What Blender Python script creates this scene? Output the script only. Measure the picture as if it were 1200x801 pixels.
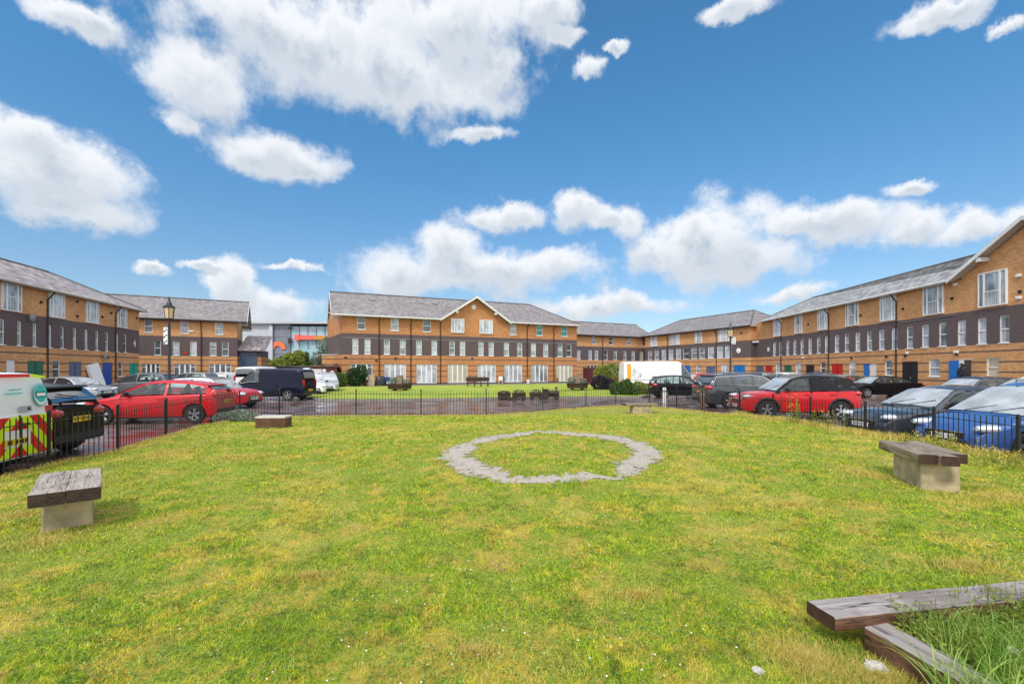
import bpy, math, random
import numpy as np
from mathutils import Vector, Matrix, noise as mnoise
from math import sin, cos, pi, radians, sqrt, atan2, hypot

scene = bpy.context.scene
for o in list(bpy.data.objects):
    bpy.data.objects.remove(o)
COL = scene.collection
random.seed(7)

# ------------------------------------------------------------------ camera
FPX, HY, CX, CAMZ = 533.0, 433.0, 600.0, 1.85
cam_d = bpy.data.cameras.new('camera')
cam_d.lens = 36.0 * FPX / 1200.0
cam_d.sensor_width = 36.0
cam_d.shift_y = (HY - 400.5) / 1200.0
cam_d.clip_start = 0.05
cam_d.clip_end = 3000
cam = bpy.data.objects.new('camera', cam_d)
cam.location = (0, 0, CAMZ)
cam.rotation_euler = (radians(90), 0, 0)
COL.objects.link(cam)
scene.camera = cam

# ------------------------------------------------------------------ world: Nishita sky with cumulus
SUN_EL, SUN_AZ = radians(50), radians(205)      # azimuth clockwise from +Y
world = bpy.data.worlds.new('World')
scene.world = world
world.use_nodes = True
wt = world.node_tree
wt.nodes.clear()
def wn(t, **k):
    n = wt.nodes.new(t)
    for a, b in k.items():
        setattr(n, a, b)
    return n
def wl(a, b):
    wt.links.new(a, b)
def wmath(op, a, b=None, c=None, clamp=False):
    n = wn('ShaderNodeMath', operation=op)
    n.use_clamp = clamp
    for i, v in enumerate((a, b, c)):
        if v is None:
            continue
        if hasattr(v, 'links') or hasattr(v, 'is_linked'):
            wl(v, n.inputs[i])
        else:
            n.inputs[i].default_value = v
    return n.outputs[0]
tc = wn('ShaderNodeTexCoord')
sep = wn('ShaderNodeSeparateXYZ')
wl(tc.outputs['Generated'], sep.inputs[0])
AZ = wmath('ARCTAN2', sep.outputs[0], sep.outputs[1])
EL = wmath('ARCSINE', sep.outputs[2])
comb = wn('ShaderNodeCombineXYZ')
wl(AZ, comb.inputs[0]); wl(EL, comb.inputs[1])
# wobble the cloud outline
n1 = wn('ShaderNodeTexNoise'); n1.inputs['Scale'].default_value = 5.5; n1.inputs['Detail'].default_value = 9; n1.inputs['Roughness'].default_value = .66
wl(comb.outputs[0], n1.inputs['Vector'])
sub = wn('ShaderNodeVectorMath', operation='SUBTRACT'); sub.inputs[1].default_value = (.5, .5, .5)
wl(n1.outputs['Color'], sub.inputs[0])
sc = wn('ShaderNodeVectorMath', operation='SCALE'); sc.inputs['Scale'].default_value = .12
wl(sub.outputs[0], sc.inputs[0])
addv = wn('ShaderNodeVectorMath', operation='ADD')
wl(comb.outputs[0], addv.inputs[0]); wl(sc.outputs[0], addv.inputs[1])
WV = addv.outputs[0]
blobs = [
 (400,52,200,86),(580,70,45,38),(310,30,135,60),(480,92,145,58),(540,25,110,55),(320,178,88,30),(235,95,70,48),(215,140,36,20),(360,192,50,16),(560,158,52,15),
 (85,12,75,26),(60,200,125,56),(85,245,100,26),(35,160,60,32),(185,312,28,10),(240,308,30,6),(345,317,50,6),
 (268,328,32,30),(315,354,62,22),(590,254,58,18),(520,295,48,36),(560,320,145,34),(640,312,58,26),(480,332,60,20),(700,360,95,15),
 (668,245,34,22),(702,256,28,16),(733,262,26,34),(758,292,34,30),(832,280,78,50),(855,308,95,36),(785,302,52,28),(930,262,60,22),(985,266,70,26),(1060,272,50,26),
 (1130,272,60,26),(1190,262,55,26),(1068,219,42,11),(925,345,50,10),(855,5,45,18),(1115,6,90,22),(1190,28,40,12),(640,15,42,30),
 (660,46,26,14),(692,78,22,15),(725,50,16,8),(-60,150,80,70),(1280,200,90,60)]
dmin = None
dlow = None
for (bx, by, rx, ry) in blobs:
    a = math.atan((bx - CX) / FPX)
    e = math.atan((HY - by) / FPX * cos(a))
    ra = rx / FPX * cos(a) ** 2
    re = ry / FPX * cos(a) * cos(e) ** 2
    m = wn('ShaderNodeVectorMath', operation='SUBTRACT'); m.inputs[1].default_value = (a, e, 0)
    wl(WV, m.inputs[0])
    s2 = wn('ShaderNodeVectorMath', operation='MULTIPLY'); s2.inputs[1].default_value = (1 / ra, 1 / re, 0)
    wl(m.outputs[0], s2.inputs[0])
    ln = wn('ShaderNodeVectorMath', operation='LENGTH'); wl(s2.outputs[0], ln.inputs[0])
    d = ln.outputs['Value']
    dmin = d if dmin is None else wmath('SMOOTH_MIN', dmin, d, .35)
    # the flat grey base of each cloud
    s3 = wn('ShaderNodeVectorMath', operation='ADD'); s3.inputs[1].default_value = (-.1, .62, 0)
    wl(s2.outputs[0], s3.inputs[0])
    ln3 = wn('ShaderNodeVectorMath', operation='LENGTH'); wl(s3.outputs[0], ln3.inputs[0])
    d3 = ln3.outputs['Value']
    dlow = d3 if dlow is None else wmath('SMOOTH_MIN', dlow, d3, .3)
n2 = wn('ShaderNodeTexNoise'); n2.inputs['Scale'].default_value = 9; n2.inputs['Detail'].default_value = 9; n2.inputs['Roughness'].default_value = .6
wl(comb.outputs[0], n2.inputs['Vector'])
N2 = wmath('SUBTRACT', n2.outputs['Fac'], .5)
dens = wmath('ADD', wmath('SUBTRACT', 1.0, dmin), wmath('MULTIPLY', N2, 2.15))
mr = wn('ShaderNodeMapRange', interpolation_type='SMOOTHSTEP'); mr.inputs[1].default_value = -.16; mr.inputs[2].default_value = .50
wl(dens, mr.inputs[0])
mask = mr.outputs[0]
# unseen bright cloud added behind and above the viewer, to light the ground
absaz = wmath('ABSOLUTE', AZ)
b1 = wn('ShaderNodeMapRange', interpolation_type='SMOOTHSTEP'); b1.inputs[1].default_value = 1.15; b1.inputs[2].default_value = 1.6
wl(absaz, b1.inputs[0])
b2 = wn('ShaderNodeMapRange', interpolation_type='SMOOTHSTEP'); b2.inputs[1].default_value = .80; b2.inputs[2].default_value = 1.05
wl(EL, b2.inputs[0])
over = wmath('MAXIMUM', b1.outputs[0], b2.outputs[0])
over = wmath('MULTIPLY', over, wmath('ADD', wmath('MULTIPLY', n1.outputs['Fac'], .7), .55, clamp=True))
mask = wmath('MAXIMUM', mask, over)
# cloud colour
sh = wn('ShaderNodeMapRange', interpolation_type='SMOOTHSTEP'); sh.inputs[1].default_value = 1.15; sh.inputs[2].default_value = .25
wl(wmath('SUBTRACT', dlow, wmath('MULTIPLY', N2, 2.0)), sh.inputs[0])
ccol = wn('ShaderNodeMix', data_type='RGBA')
ccol.inputs['A'].default_value = (.61, .63, .66, 1)
ccol.inputs['B'].default_value = (.33, .385, .45, 1)
n3 = wn('ShaderNodeTexNoise'); n3.inputs['Scale'].default_value = 13; n3.inputs['Detail'].default_value = 8; n3.inputs['Roughness'].default_value = .6
mp3 = wn('ShaderNodeVectorMath', operation='ADD'); mp3.inputs[1].default_value = (-.012, .03, 3.0)
wl(WV, mp3.inputs[0]); wl(mp3.outputs[0], n3.inputs['Vector'])
r3 = wn('ShaderNodeMapRange', interpolation_type='SMOOTHSTEP'); r3.inputs[1].default_value = .44; r3.inputs[2].default_value = .66
wl(n3.outputs['Fac'], r3.inputs[0])
thick = wn('ShaderNodeMapRange', interpolation_type='SMOOTHSTEP'); thick.inputs[1].default_value = .35; thick.inputs[2].default_value = 1.1
wl(dens, thick.inputs[0])
shade = wmath('ADD', wmath('MULTIPLY', sh.outputs[0], .62), wmath('MULTIPLY', wmath('MULTIPLY', r3.outputs[0], thick.outputs[0]), .42), clamp=True)
wl(shade, ccol.inputs['Factor'])
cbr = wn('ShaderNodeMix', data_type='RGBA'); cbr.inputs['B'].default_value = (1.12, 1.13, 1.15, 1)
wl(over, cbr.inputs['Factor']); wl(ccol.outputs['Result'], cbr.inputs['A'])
# sky
sky = wn('ShaderNodeTexSky', sky_type='NISHITA')
sky.sun_disc = False
sky.sun_elevation = SUN_EL
sky.sun_rotation = SUN_AZ
sky.air_density = 1.0; sky.dust_density = .6; sky.ozone_density = 1.6
tint = wn('ShaderNodeMix', data_type='RGBA', blend_type='MULTIPLY')
tint.inputs['Factor'].default_value = 1
tint.inputs['B'].default_value = (.47, .96, 1.19, 1)
wl(sky.outputs[0], tint.inputs['A'])
tel = wn('ShaderNodeMapRange', interpolation_type='SMOOTHSTEP'); tel.inputs[1].default_value = .0; tel.inputs[2].default_value = .55
wl(EL, tel.inputs[0])
tcol = wn('ShaderNodeMix', data_type='RGBA'); tcol.inputs['A'].default_value = (.74, .80, .86, 1); tcol.inputs['B'].default_value = (.50, 1.0, 1.19, 1)
wl(tel.outputs[0], tcol.inputs['Factor']); wl(tcol.outputs['Result'], tint.inputs['B'])
SKY_STRENGTH = .10
bgs = wn('ShaderNodeBackground'); bgs.inputs['Strength'].default_value = SKY_STRENGTH
wl(tint.outputs['Result'], bgs.inputs['Color'])
bgc = wn('ShaderNodeBackground'); bgc.inputs['Strength'].default_value = 1.0
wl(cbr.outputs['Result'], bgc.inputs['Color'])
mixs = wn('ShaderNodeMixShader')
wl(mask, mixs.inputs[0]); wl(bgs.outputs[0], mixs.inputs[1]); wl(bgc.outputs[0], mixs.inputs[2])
wo = wn('ShaderNodeOutputWorld')
wl(mixs.outputs[0], wo.inputs[0])
try:
    world.cycles.sampling_method = 'MANUAL'; world.cycles.sample_map_resolution = 512
except Exception:
    pass

sun_d = bpy.data.lights.new('sun', 'SUN')
sun_d.energy = 1.5
sun_d.angle = radians(10)
sun_d.color = (1, .96, .9)
sun = bpy.data.objects.new('sun', sun_d)
sv = Vector((sin(SUN_AZ) * cos(SUN_EL), cos(SUN_AZ) * cos(SUN_EL), sin(SUN_EL)))
sun.rotation_euler = sv.to_track_quat('Z', 'Y').to_euler()
sun.location = (0, -20, 40)
COL.objects.link(sun)

vs = scene.view_settings
vs.view_transform = 'Standard'; vs.look = 'None'; vs.gamma = 1; vs.exposure = 0.62
vs.use_curve_mapping = False

# ------------------------------------------------------------------ helpers
def tag(o, label=None, cat=None, group=None, kind=None):
    if label: o['label'] = label
    if cat: o['category'] = cat
    if group: o['group'] = group
    if kind: o['kind'] = kind
    return o

def empty(name, loc=(0, 0, 0), rz=0.0, label=None, cat=None, group=None):
    o = bpy.data.objects.new(name, None)
    o.location = loc; o.rotation_euler = (0, 0, rz); o.empty_display_size = .2
    COL.objects.link(o)
    return tag(o, label, cat, group)

def link(name, me, mats=(), parent=None, loc=(0, 0, 0), rot=(0, 0, 0)):
    for m in (mats if isinstance(mats, (list, tuple)) else [mats]):
        me.materials.append(m)
    o = bpy.data.objects.new(name, me)
    o.location = loc; o.rotation_euler = rot
    if parent: o.parent = parent
    COL.objects.link(o)
    return o

class MB:
    def __init__(s):
        s.v = []; s.f = []; s.m = []
    def face(s, pts, m=0):
        i = len(s.v); s.v += [tuple(p) for p in pts]; s.f.append(tuple(range(i, i + len(pts)))); s.m.append(m)
    def box(s, x0, x1, y0, y1, z0, z1, m=0, M=None):
        P = [(x0,y0,z0),(x1,y0,z0),(x1,y1,z0),(x0,y1,z0),(x0,y0,z1),(x1,y0,z1),(x1,y1,z1),(x0,y1,z1)]
        if M is not None: P = [tuple(M @ Vector(p)) for p in P]
        i = len(s.v); s.v += P
        for q in ((0,3,2,1),(4,5,6,7),(0,1,5,4),(1,2,6,5),(2,3,7,6),(3,0,4,7)):
            s.f.append(tuple(i + k for k in q)); s.m.append(m)
    def hexa(s, P, m=0):
        i = len(s.v); s.v += [tuple(p) for p in P]
        for q in ((0,3,2,1),(4,5,6,7),(0,1,5,4),(1,2,6,5),(2,3,7,6),(3,0,4,7)):
            s.f.append(tuple(i + k for k in q)); s.m.append(m)
    def rings(s, rings, m=0, cap=True, closed=True):
        i = len(s.v); n = len(rings[0])
        for r in rings: s.v += [tuple(p) for p in r]
        for a in range(len(rings) - 1):
            for b in range(n if closed else n - 1):
                c = (b + 1) % n
                s.f.append((i + a*n + b, i + a*n + c, i + (a+1)*n + c, i + (a+1)*n + b)); s.m.append(m)
        if cap:
            s.f.append(tuple(i + k for k in range(n))[::-1]); s.m.append(m)
            s.f.append(tuple(i + (len(rings)-1)*n + k for k in range(n))); s.m.append(m)
    def tube(s, p0, p1, r0, r1=None, n=8, m=0, cap=True):
        r1 = r0 if r1 is None else r1
        p0 = Vector(p0); p1 = Vector(p1)
        d = (p1 - p0).normalized()
        a = d.orthogonal().normalized(); b = d.cross(a)
        R = []
        for p, r in ((p0, r0), (p1, r1)):
            R.append([p + (a*cos(2*pi*k/n) + b*sin(2*pi*k/n))*r for k in range(n)])
        s.rings(R, m, cap)
    def lathe(s, prof, n=16, m=0, c=(0,0,0), axis='z', cap=True):
        R = []
        for (r, h) in prof:
            ring = []
            for k in range(n):
                a = 2*pi*k/n
                if axis == 'z': p = (c[0]+r*cos(a), c[1]+r*sin(a), c[2]+h)
                elif axis == 'y': p = (c[0]+r*sin(a), c[1]+h, c[2]+r*cos(a))
                else: p = (c[0]+h, c[1]+r*cos(a), c[2]+r*sin(a))
                ring.append(p)
            R.append(ring)
        s.rings(R, m, cap)
    def build(s, name, mats, parent=None, loc=(0,0,0), rot=(0,0,0), smooth=None):
        me = bpy.data.meshes.new(name)
        me.from_pydata(s.v, [], s.f)
        for p, mi in zip(me.polygons, s.m): p.material_index = mi
        me.update()
        if smooth is not None:
            for p in me.polygons: p.use_smooth = True
            try: me.set_sharp_from_angle(angle=radians(smooth))
            except Exception: pass
        return link(name, me, mats, parent, loc, rot)

def np_mesh(name, verts, faces_flat, face_sizes, mats, parent=None, mat_idx=None, attr=None):
    me = bpy.data.meshes.new(name)
    nv = len(verts); me.vertices.add(nv)
    me.vertices.foreach_set('co', np.asarray(verts, dtype=np.float32).ravel())
    nl = len(faces_flat); me.loops.add(nl)
    me.loops.foreach_set('vertex_index', np.asarray(faces_flat, dtype=np.int32))
    nf = len(face_sizes); me.polygons.add(nf)
    st = np.concatenate(([0], np.cumsum(face_sizes)[:-1])).astype(np.int32)
    me.polygons.foreach_set('loop_start', st)
    if mat_idx is not None:
        me.polygons.foreach_set('material_index', np.asarray(mat_idx, dtype=np.int32))
    me.update(calc_edges=True)
    if attr is not None:
        at = me.attributes.new('rnd', 'FLOAT', 'POINT')
        at.data.foreach_set('value', np.asarray(attr, dtype=np.float32))
    return link(name, me, mats, parent)

# materials ----------------------------------------------------------
def mat(name, col, rough=.6, metal=0., spec=.5, coat=0., noise=0., nscale=20., bump=0., bscale=60., var=None, ior=None, trans=0.):
    m = bpy.data.materials.new(name); m.use_nodes = True
    nt = m.node_tree; b = nt.nodes['Principled BSDF']
    b.inputs['Base Color'].default_value = (*col, 1)
    b.inputs['Roughness'].default_value = rough
    b.inputs['Metallic'].default_value = metal
    b.inputs['Specular IOR Level'].default_value = spec
    b.inputs['Coat Weight'].default_value = coat
    b.inputs['Coat Roughness'].default_value = .04
    if ior: b.inputs['IOR'].default_value = ior
    if trans: b.inputs['Transmission Weight'].default_value = trans
    if noise or bump:
        t = nt.nodes.new('ShaderNodeTexCoord')
        if noise:
            n = nt.nodes.new('ShaderNodeTexNoise'); n.inputs['Scale'].default_value = nscale; n.inputs['Detail'].default_value = 5
            nt.links.new(t.outputs['Object'], n.inputs['Vector'])
            mx = nt.nodes.new('ShaderNodeMix'); mx.data_type = 'RGBA'
            c2 = var or tuple(c * (1 - noise) for c in col)
            mx.inputs['A'].default_value = (*col, 1); mx.inputs['B'].default_value = (*c2, 1)
            r = nt.nodes.new('ShaderNodeMapRange'); r.inputs[1].default_value = .35; r.inputs[2].default_value = .68
            nt.links.new(n.outputs['Fac'], r.inputs[0]); nt.links.new(r.outputs[0], mx.inputs['Factor'])
            nt.links.new(mx.outputs['Result'], b.inputs['Base Color'])
        if bump:
            n = nt.nodes.new('ShaderNodeTexNoise'); n.inputs['Scale'].default_value = bscale; n.inputs['Detail'].default_value = 6
            nt.links.new(t.outputs['Object'], n.inputs['Vector'])
            bp = nt.nodes.new('ShaderNodeBump'); bp.inputs['Strength'].default_value = bump; bp.inputs['Distance'].default_value = .02
            nt.links.new(n.outputs['Fac'], bp.inputs['Height']); nt.links.new(bp.outputs[0], b.inputs['Normal'])
    return m

class NT:
    """small node-graph helper"""
    def __init__(s, name):
        s.m = bpy.data.materials.new(name); s.m.use_nodes = True
        s.nt = s.m.node_tree; s.b = s.nt.nodes['Principled BSDF']
        s.tc = s.nt.nodes.new('ShaderNodeTexCoord'); s.obj = s.tc.outputs['Object']
    def n(s, t, **k):
        x = s.nt.nodes.new(t)
        for a, b in k.items(): setattr(x, a, b)
        return x
    def l(s, a, b): s.nt.links.new(a, b)
    def put(s, sock, v):
        if hasattr(v, 'is_linked'): s.l(v, sock)
        else: sock.default_value = v
    def math(s, op, a, b=None, c=None, clamp=False):
        x = s.n('ShaderNodeMath', operation=op); x.use_clamp = clamp
        for i, v in enumerate((a, b, c)):
            if v is not None: s.put(x.inputs[i], v)
        return x.outputs[0]
    def noise(s, scale, detail=4, rough=.55, vec=None, col=False):
        x = s.n('ShaderNodeTexNoise'); x.inputs['Scale'].default_value = scale
        x.inputs['Detail'].default_value = detail; x.inputs['Roughness'].default_value = rough
        s.l(vec or s.obj, x.inputs['Vector'])
        return x.outputs['Color' if col else 'Fac']
    def mix(s, f, a, b, blend='MIX'):
        x = s.n('ShaderNodeMix', data_type='RGBA', blend_type=blend)
        s.put(x.inputs['Factor'], f)
        s.put(x.inputs['A'], (*a, 1) if isinstance(a, tuple) else a)
        s.put(x.inputs['B'], (*b, 1) if isinstance(b, tuple) else b)
        return x.outputs['Result']
    def ramp(s, v, a, b):
        x = s.n('ShaderNodeMapRange', interpolation_type='SMOOTHSTEP')
        x.inputs[1].default_value = a; x.inputs[2].default_value = b
        s.l(v, x.inputs[0]); return x.outputs[0]
    def bump(s, h, strength=.3, dist=.02):
        x = s.n('ShaderNodeBump'); x.inputs['Strength'].default_value = strength; x.inputs['Distance'].default_value = dist
        s.l(h, x.inputs['Height']); s.l(x.outputs[0], s.b.inputs['Normal'])
    def set(s, **k):
        for a, v in k.items():
            sock = s.b.inputs[a.replace('_', ' ')]
            if isinstance(v, tuple) and len(v) == 3: v = (*v, 1)
            s.put(sock, v)
        return s.m

def brick_mat(name, orange, orange2, dark, z0, z1, bands):
    g = NT(name)
    sx = g.n('ShaderNodeSeparateXYZ'); g.l(g.obj, sx.inputs[0])
    geo = g.n('ShaderNodeNewGeometry')
    u = g.math('ADD', sx.outputs[0], sx.outputs[1])
    cb = g.n('ShaderNodeCombineXYZ'); g.l(u, cb.inputs[0]); g.l(sx.outputs[2], cb.inputs[1])
    br = g.n('ShaderNodeTexBrick')
    g.l(cb.outputs[0], br.inputs['Vector'])
    br.inputs['Scale'].default_value = 1
    br.inputs['Brick Width'].default_value = .225; br.inputs['Row Height'].default_value = .075
    br.inputs['Mortar Size'].default_value = .006; br.inputs['Bias'].default_value = 0
    br.inputs['Color1'].default_value = (.0, .0, .0, 1); br.inputs['Color2'].default_value = (1, 1, 1, 1)
    br.inputs['Mortar'].default_value = (.5, .5, .5, 1)
    rnd = br.outputs['Color']; mort = br.outputs['Fac']
    big = g.ramp(g.noise(.35, 5, .65), .35, .65)
    col = g.mix(rnd, tuple(c * .82 for c in orange), orange2)
    col = g.mix(g.math('MULTIPLY', big, .5), col, tuple(c * .66 for c in orange))
    col = g.mix(g.math('MULTIPLY', g.ramp(g.noise(2.2, 5, .7), .45, .7), .35), col, (orange[0]*1.05, orange[1]*.78, orange[2]*.7))
    dk = g.mix(rnd, dark, tuple(c * 1.5 for c in dark))
    dk = g.mix(g.math('MULTIPLY', big, .4), dk, (dark[0]*1.8, dark[1]*1.15, dark[2]*.9))
    f = g.math('MULTIPLY', g.math('GREATER_THAN', sx.outputs[2], z0), g.math('LESS_THAN', sx.outputs[2], z1))
    col = g.mix(f, col, dk)
    for zb in bands:
        ff = g.math('LESS_THAN', g.math('ABSOLUTE', g.math('SUBTRACT', sx.outputs[2], zb)), .055)
        col = g.mix(g.math('MULTIPLY', ff, .85), col, tuple(c * .8 for c in dark))
    fb = g.math('LESS_THAN', sx.outputs[2], .35)
    col = g.mix(fb, col, tuple(c * 1.2 for c in dark))
    col = g.mix(g.math('MULTIPLY', mort, .35), col, (.30, .27, .22))
    st = g.ramp(g.noise(1.3, 5, .65), .55, .8)
    col = g.mix(g.math('MULTIPLY', st, .35), col, (.12, .10, .08))
    g.bump(mort, -.3, .01)
    return g.set(Base_Color=col, Roughness=.85)

BANDS = (3.05, 2.35, 1.7, 1.05)
M = {}
M['brick'] = brick_mat('orange_and_dark_brick', (.60, .285, .105), (.74, .40, .17), (.070, .053, .058), 3.5, 5.85, BANDS)
M['brick_c'] = brick_mat('red_orange_brick', (.50, .20, .065), (.63, .29, .11), (.066, .049, .055), 3.5, 5.85, BANDS)
M['darkbrick'] = brick_mat('dark_brick', (.06, .04, .05), (.08, .055, .065), (.05, .035, .045), 3.5, 5.85, ())

def tile_mat(name, c1, c2, c3):
    g = NT(name)
    sx = g.n('ShaderNodeSeparateXYZ'); g.l(g.obj, sx.inputs[0])
    cb = g.n('ShaderNodeCombineXYZ'); g.l(sx.outputs[0], cb.inputs[0]); g.l(g.math('MULTIPLY', sx.outputs[2], 1.8), cb.inputs[1])
    br = g.n('ShaderNodeTexBrick'); g.l(cb.outputs[0], br.inputs['Vector'])
    br.inputs['Scale'].default_value = 1; br.inputs['Brick Width'].default_value = .33; br.inputs['Row Height'].default_value = .34
    br.inputs['Mortar Size'].default_value = .014; br.inputs['Mortar Smooth'].default_value = .3
    br.inputs['Color1'].default_value = (0, 0, 0, 1); br.inputs['Color2'].default_value = (1, 1, 1, 1); br.inputs['Mortar'].default_value = (.5, .5, .5, 1)
    col = g.mix(br.outputs['Color'], c1, c2)
    n = g.ramp(g.noise(.9, 6, .7), .45, .75)
    col = g.mix(g.math('MULTIPLY', n, .6), col, c3)
    col = g.mix(g.math('MULTIPLY', br.outputs['Fac'], .7), col, (.05, .05, .05))
    g.bump(br.outputs['Fac'], -.5, .02)
    return g.set(Base_Color=col, Roughness=.55)
M['tile'] = tile_mat('slate_grey_roof_tile', (.17, .15, .155), (.29, .265, .265), (.15, .115, .105))
M['tile_l'] = tile_mat('mottled_roof_tile', (.16, .12, .13), (.52, .47, .45), (.22, .13, .11))
M['tile_r'] = tile_mat('lichened_roof_tile', (.14, .13, .13), (.48, .48, .46), (.20, .17, .14))
M['white'] = mat('white_upvc', (.78, .78, .77), .35)
M['whitewood'] = mat('white_painted_timber', (.72, .72, .70), .5, noise=.15, nscale=3)
M['soffit'] = mat('soffit', (.50, .46, .40), .6)
M['blackmetal'] = mat('black_painted_metal', (.012, .012, .014), .38, noise=.2)
M['pipe'] = mat('dark_downpipe', (.02, .018, .018), .4)
def pane(name, c, c2, rough=.12):
    g = NT(name)
    mp = g.n('ShaderNodeMapping'); mp.inputs['Scale'].default_value = (9, 9, .35); g.l(g.obj, mp.inputs['Vector'])
    fold = g.ramp(g.noise(1.5, 3, .6, vec=mp.outputs[0]), .35, .65)
    n = g.ramp(g.noise(.8, 3), .40, .60)
    f = g.math('ADD', g.math('MULTIPLY', n, .6), g.math('MULTIPLY', fold, .5), clamp=True)
    return g.set(Base_Color=g.mix(f, c, c2), Roughness=rough, Specular_IOR_Level=.9)
M['p_dark'] = pane('dark_glass', (.012, .016, .022), (.10, .13, .15))
M['p_curtain'] = pane('glass_over_net_curtain', (.60, .63, .67), (.24, .27, .32))
M['p_mid'] = pane('glass_over_half_drawn_blind', (.06, .08, .10), (.42, .46, .49))
M['p_cream'] = pane('glass_over_cream_curtain', (.55, .50, .36), (.40, .37, .28))
M['p_teal'] = pane('teal_glass', (.02, .20, .22), (.05, .32, .34))  # teal is the base colour of these panes
M['d_green'] = mat('green_door_paint', (.015, .14, .085), .4, noise=.2)
M['d_teal'] = mat('teal_door_paint', (.0, .33, .26), .4, noise=.2)
M['d_blue'] = mat('bright_blue_door_paint', (.01, .16, .50), .35, noise=.2)
M['d_navy'] = mat('royal_blue_door_paint', (.01, .06, .36), .35, noise=.2)
M['d_greyblue'] = mat('grey_blue_door_paint', (.10, .14, .24), .45, noise=.3)
M['d_red'] = mat('red_door_paint', (.55, .015, .015), .35, noise=.2)
M['d_black'] = mat('black_door_paint', (.012, .012, .018), .35, noise=.2)
M['d_white'] = mat('white_door_paint', (.72, .72, .70), .4, noise=.1)
M['dish'] = mat('grey_dish', (.25, .25, .26), .5, noise=.2)
# ------------------------------------------------------------------ ground heights
def sstep(a, b, x):
    t = min(1, max(0, (x - a) / (b - a))); return t * t * (3 - 2 * t)
def lawn_z(x, y):
    zl = .12 + .21 * sstep(-8.4, 8.4, x)
    h = .22 * math.exp(-((x - .8) ** 2 / 25 + (y - 11) ** 2 / 16))
    z = (zl + h)
    z *= 1 - .62 * sstep(13, 19, y)
    z += .028 * mnoise.noise((x * .7, y * .7, 3.1)) + .008 * mnoise.noise((x * 2.3, y * 2.3, 8.1))
    return max(z, .05)
def G(px, py, z=0.):
    Y = FPX * (CAMZ - z) / (py - HY)
    return ((px - CX) / FPX * Y, Y)

FENCE = [(-8.0,-3.0),(-7.9,1.5),(-7.9,4.2),(-8.1,6.7),(-8.4,8.25),(-8.45,9.75),(-9.05,11.9),(-9.65,14.1),(-9.7,16.2),(-8.9,17.4),(-6.0,17.5),(-3.5,17.5),(-1.0,17.6),
         (1.3,19.2),(3.4,20.9),(5.0,21.9),(6.4,21.2),(7.2,19.9),(7.7,18.4),(8.2,16.4),(8.1,14.1),(8.2,12.5),(8.28,10.66),(8.5,9.16),(8.35,7.5),(8.3,5.0),(8.2,2.5),(8.2,-3.0)]

# ground
g = NT('wet_asphalt')
n = g.noise(1.0, 5, .6); w = g.ramp(n, .45, .6)
geo_col = g.mix(g.noise(180, 2), (.035, .034, .036), (.075, .072, .07))
g.bump(g.noise(220, 2), .25, .01)
M['asphalt'] = g.set(Base_Color=g.mix(w, geo_col, (.03, .03, .033)), Roughness=g.math('SUBTRACT', .55, g.math('MULTIPLY', w, .35)))
mb = MB(); mb.face([(-900, -300, -.02), (900, -300, -.02), (900, 1500, -.02), (-900, 1500, -.02)])
tag(mb.build('ground', M['asphalt']), 'wet dark asphalt ground reaching out to the horizon', kind='structure')

g = NT('wet_block_paving')
br = g.n('ShaderNodeTexBrick'); g.l(g.obj, br.inputs['Vector'])
br.inputs['Scale'].default_value = 1; br.inputs['Brick Width'].default_value = .4; br.inputs['Row Height'].default_value = .2
br.inputs['Mortar Size'].default_value = .012
br.inputs['Color1'].default_value = (.12, .055, .048, 1); br.inputs['Color2'].default_value = (.20, .12, .105, 1); br.inputs['Mortar'].default_value = (.035, .028, .028, 1)
patch = g.ramp(g.noise(.55, 4, .6), .42, .58)
col = g.mix(g.math('MULTIPLY', patch, .7), br.outputs['Color'], (.17, .15, .15))
wet = g.ramp(g.noise(.9, 5, .65), .40, .60)
g.bump(g.math('ADD', br.outputs['Fac'], g.math('MULTIPLY', g.noise(30, 3), -.3)), -.16, .01)
M['paving'] = g.set(Base_Color=col, Roughness=g.math('SUBTRACT', .42, g.math('MULTIPLY', wet, .34)), Specular_IOR_Level=.6)
mb = MB(); mb.face([(-38, -12, 0), (33, -12, 0), (33, 62, 0), (-38, 62, 0)])
tag(mb.build('road', M['paving']), 'wet red brick paving of the parking court', kind='structure')

# lawn inside the railings
def inside(x, y, poly):
    c = False; j = len(poly) - 1
    for i in range(len(poly)):
        xi, yi = poly[i]; xj, yj = poly[j]
        if (yi > y) != (yj > y) and x < (xj - xi) * (y - yi) / (yj - yi) + xi: c = not c
        j = i
    return c
def fence_half(y):
    """left and right fence x at y"""
    L = R = None
    for (a, b) in zip(FENCE, FENCE[1:]):
        if (a[1] - y) * (b[1] - y) <= 0 and a[1] != b[1]:
            x = a[0] + (b[0] - a[0]) * (y - a[1]) / (b[1] - a[1])
            L = x if L is None else min(L, x); R = x if R is None else max(R, x)
    return L, R
RCX, RCY = .66, 8.25
g = NT('lawn_soil_and_turf')
big = g.noise(.55, 5, .65); med = g.noise(2.6, 5, .7); fine = g.noise(34, 4, .7)
col = g.mix(g.ramp(fine, .3, .7), (.09, .14, .006), (.30, .36, .02))
col = g.mix(g.math('MULTIPLY', g.ramp(med, .46, .62), .8), col, (.40, .29, .045))
col = g.mix(g.math('MULTIPLY', g.ramp(big, .5, .66), .6), col, (.46, .36, .08))
col = g.mix(g.math('MULTIPLY', g.ramp(g.noise(1.3, 5, .7, col=False), .62, .70), .5), col, (.22, .16, .10))
g.bump(fine, .8, .03)
M['turf'] = g.set(Base_Color=col, Roughness=.9)
mb = MB(); rows = []
ys = [-3 + .18 * i for i in range(int(25 / .18) + 1)]
NX = 110
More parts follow.
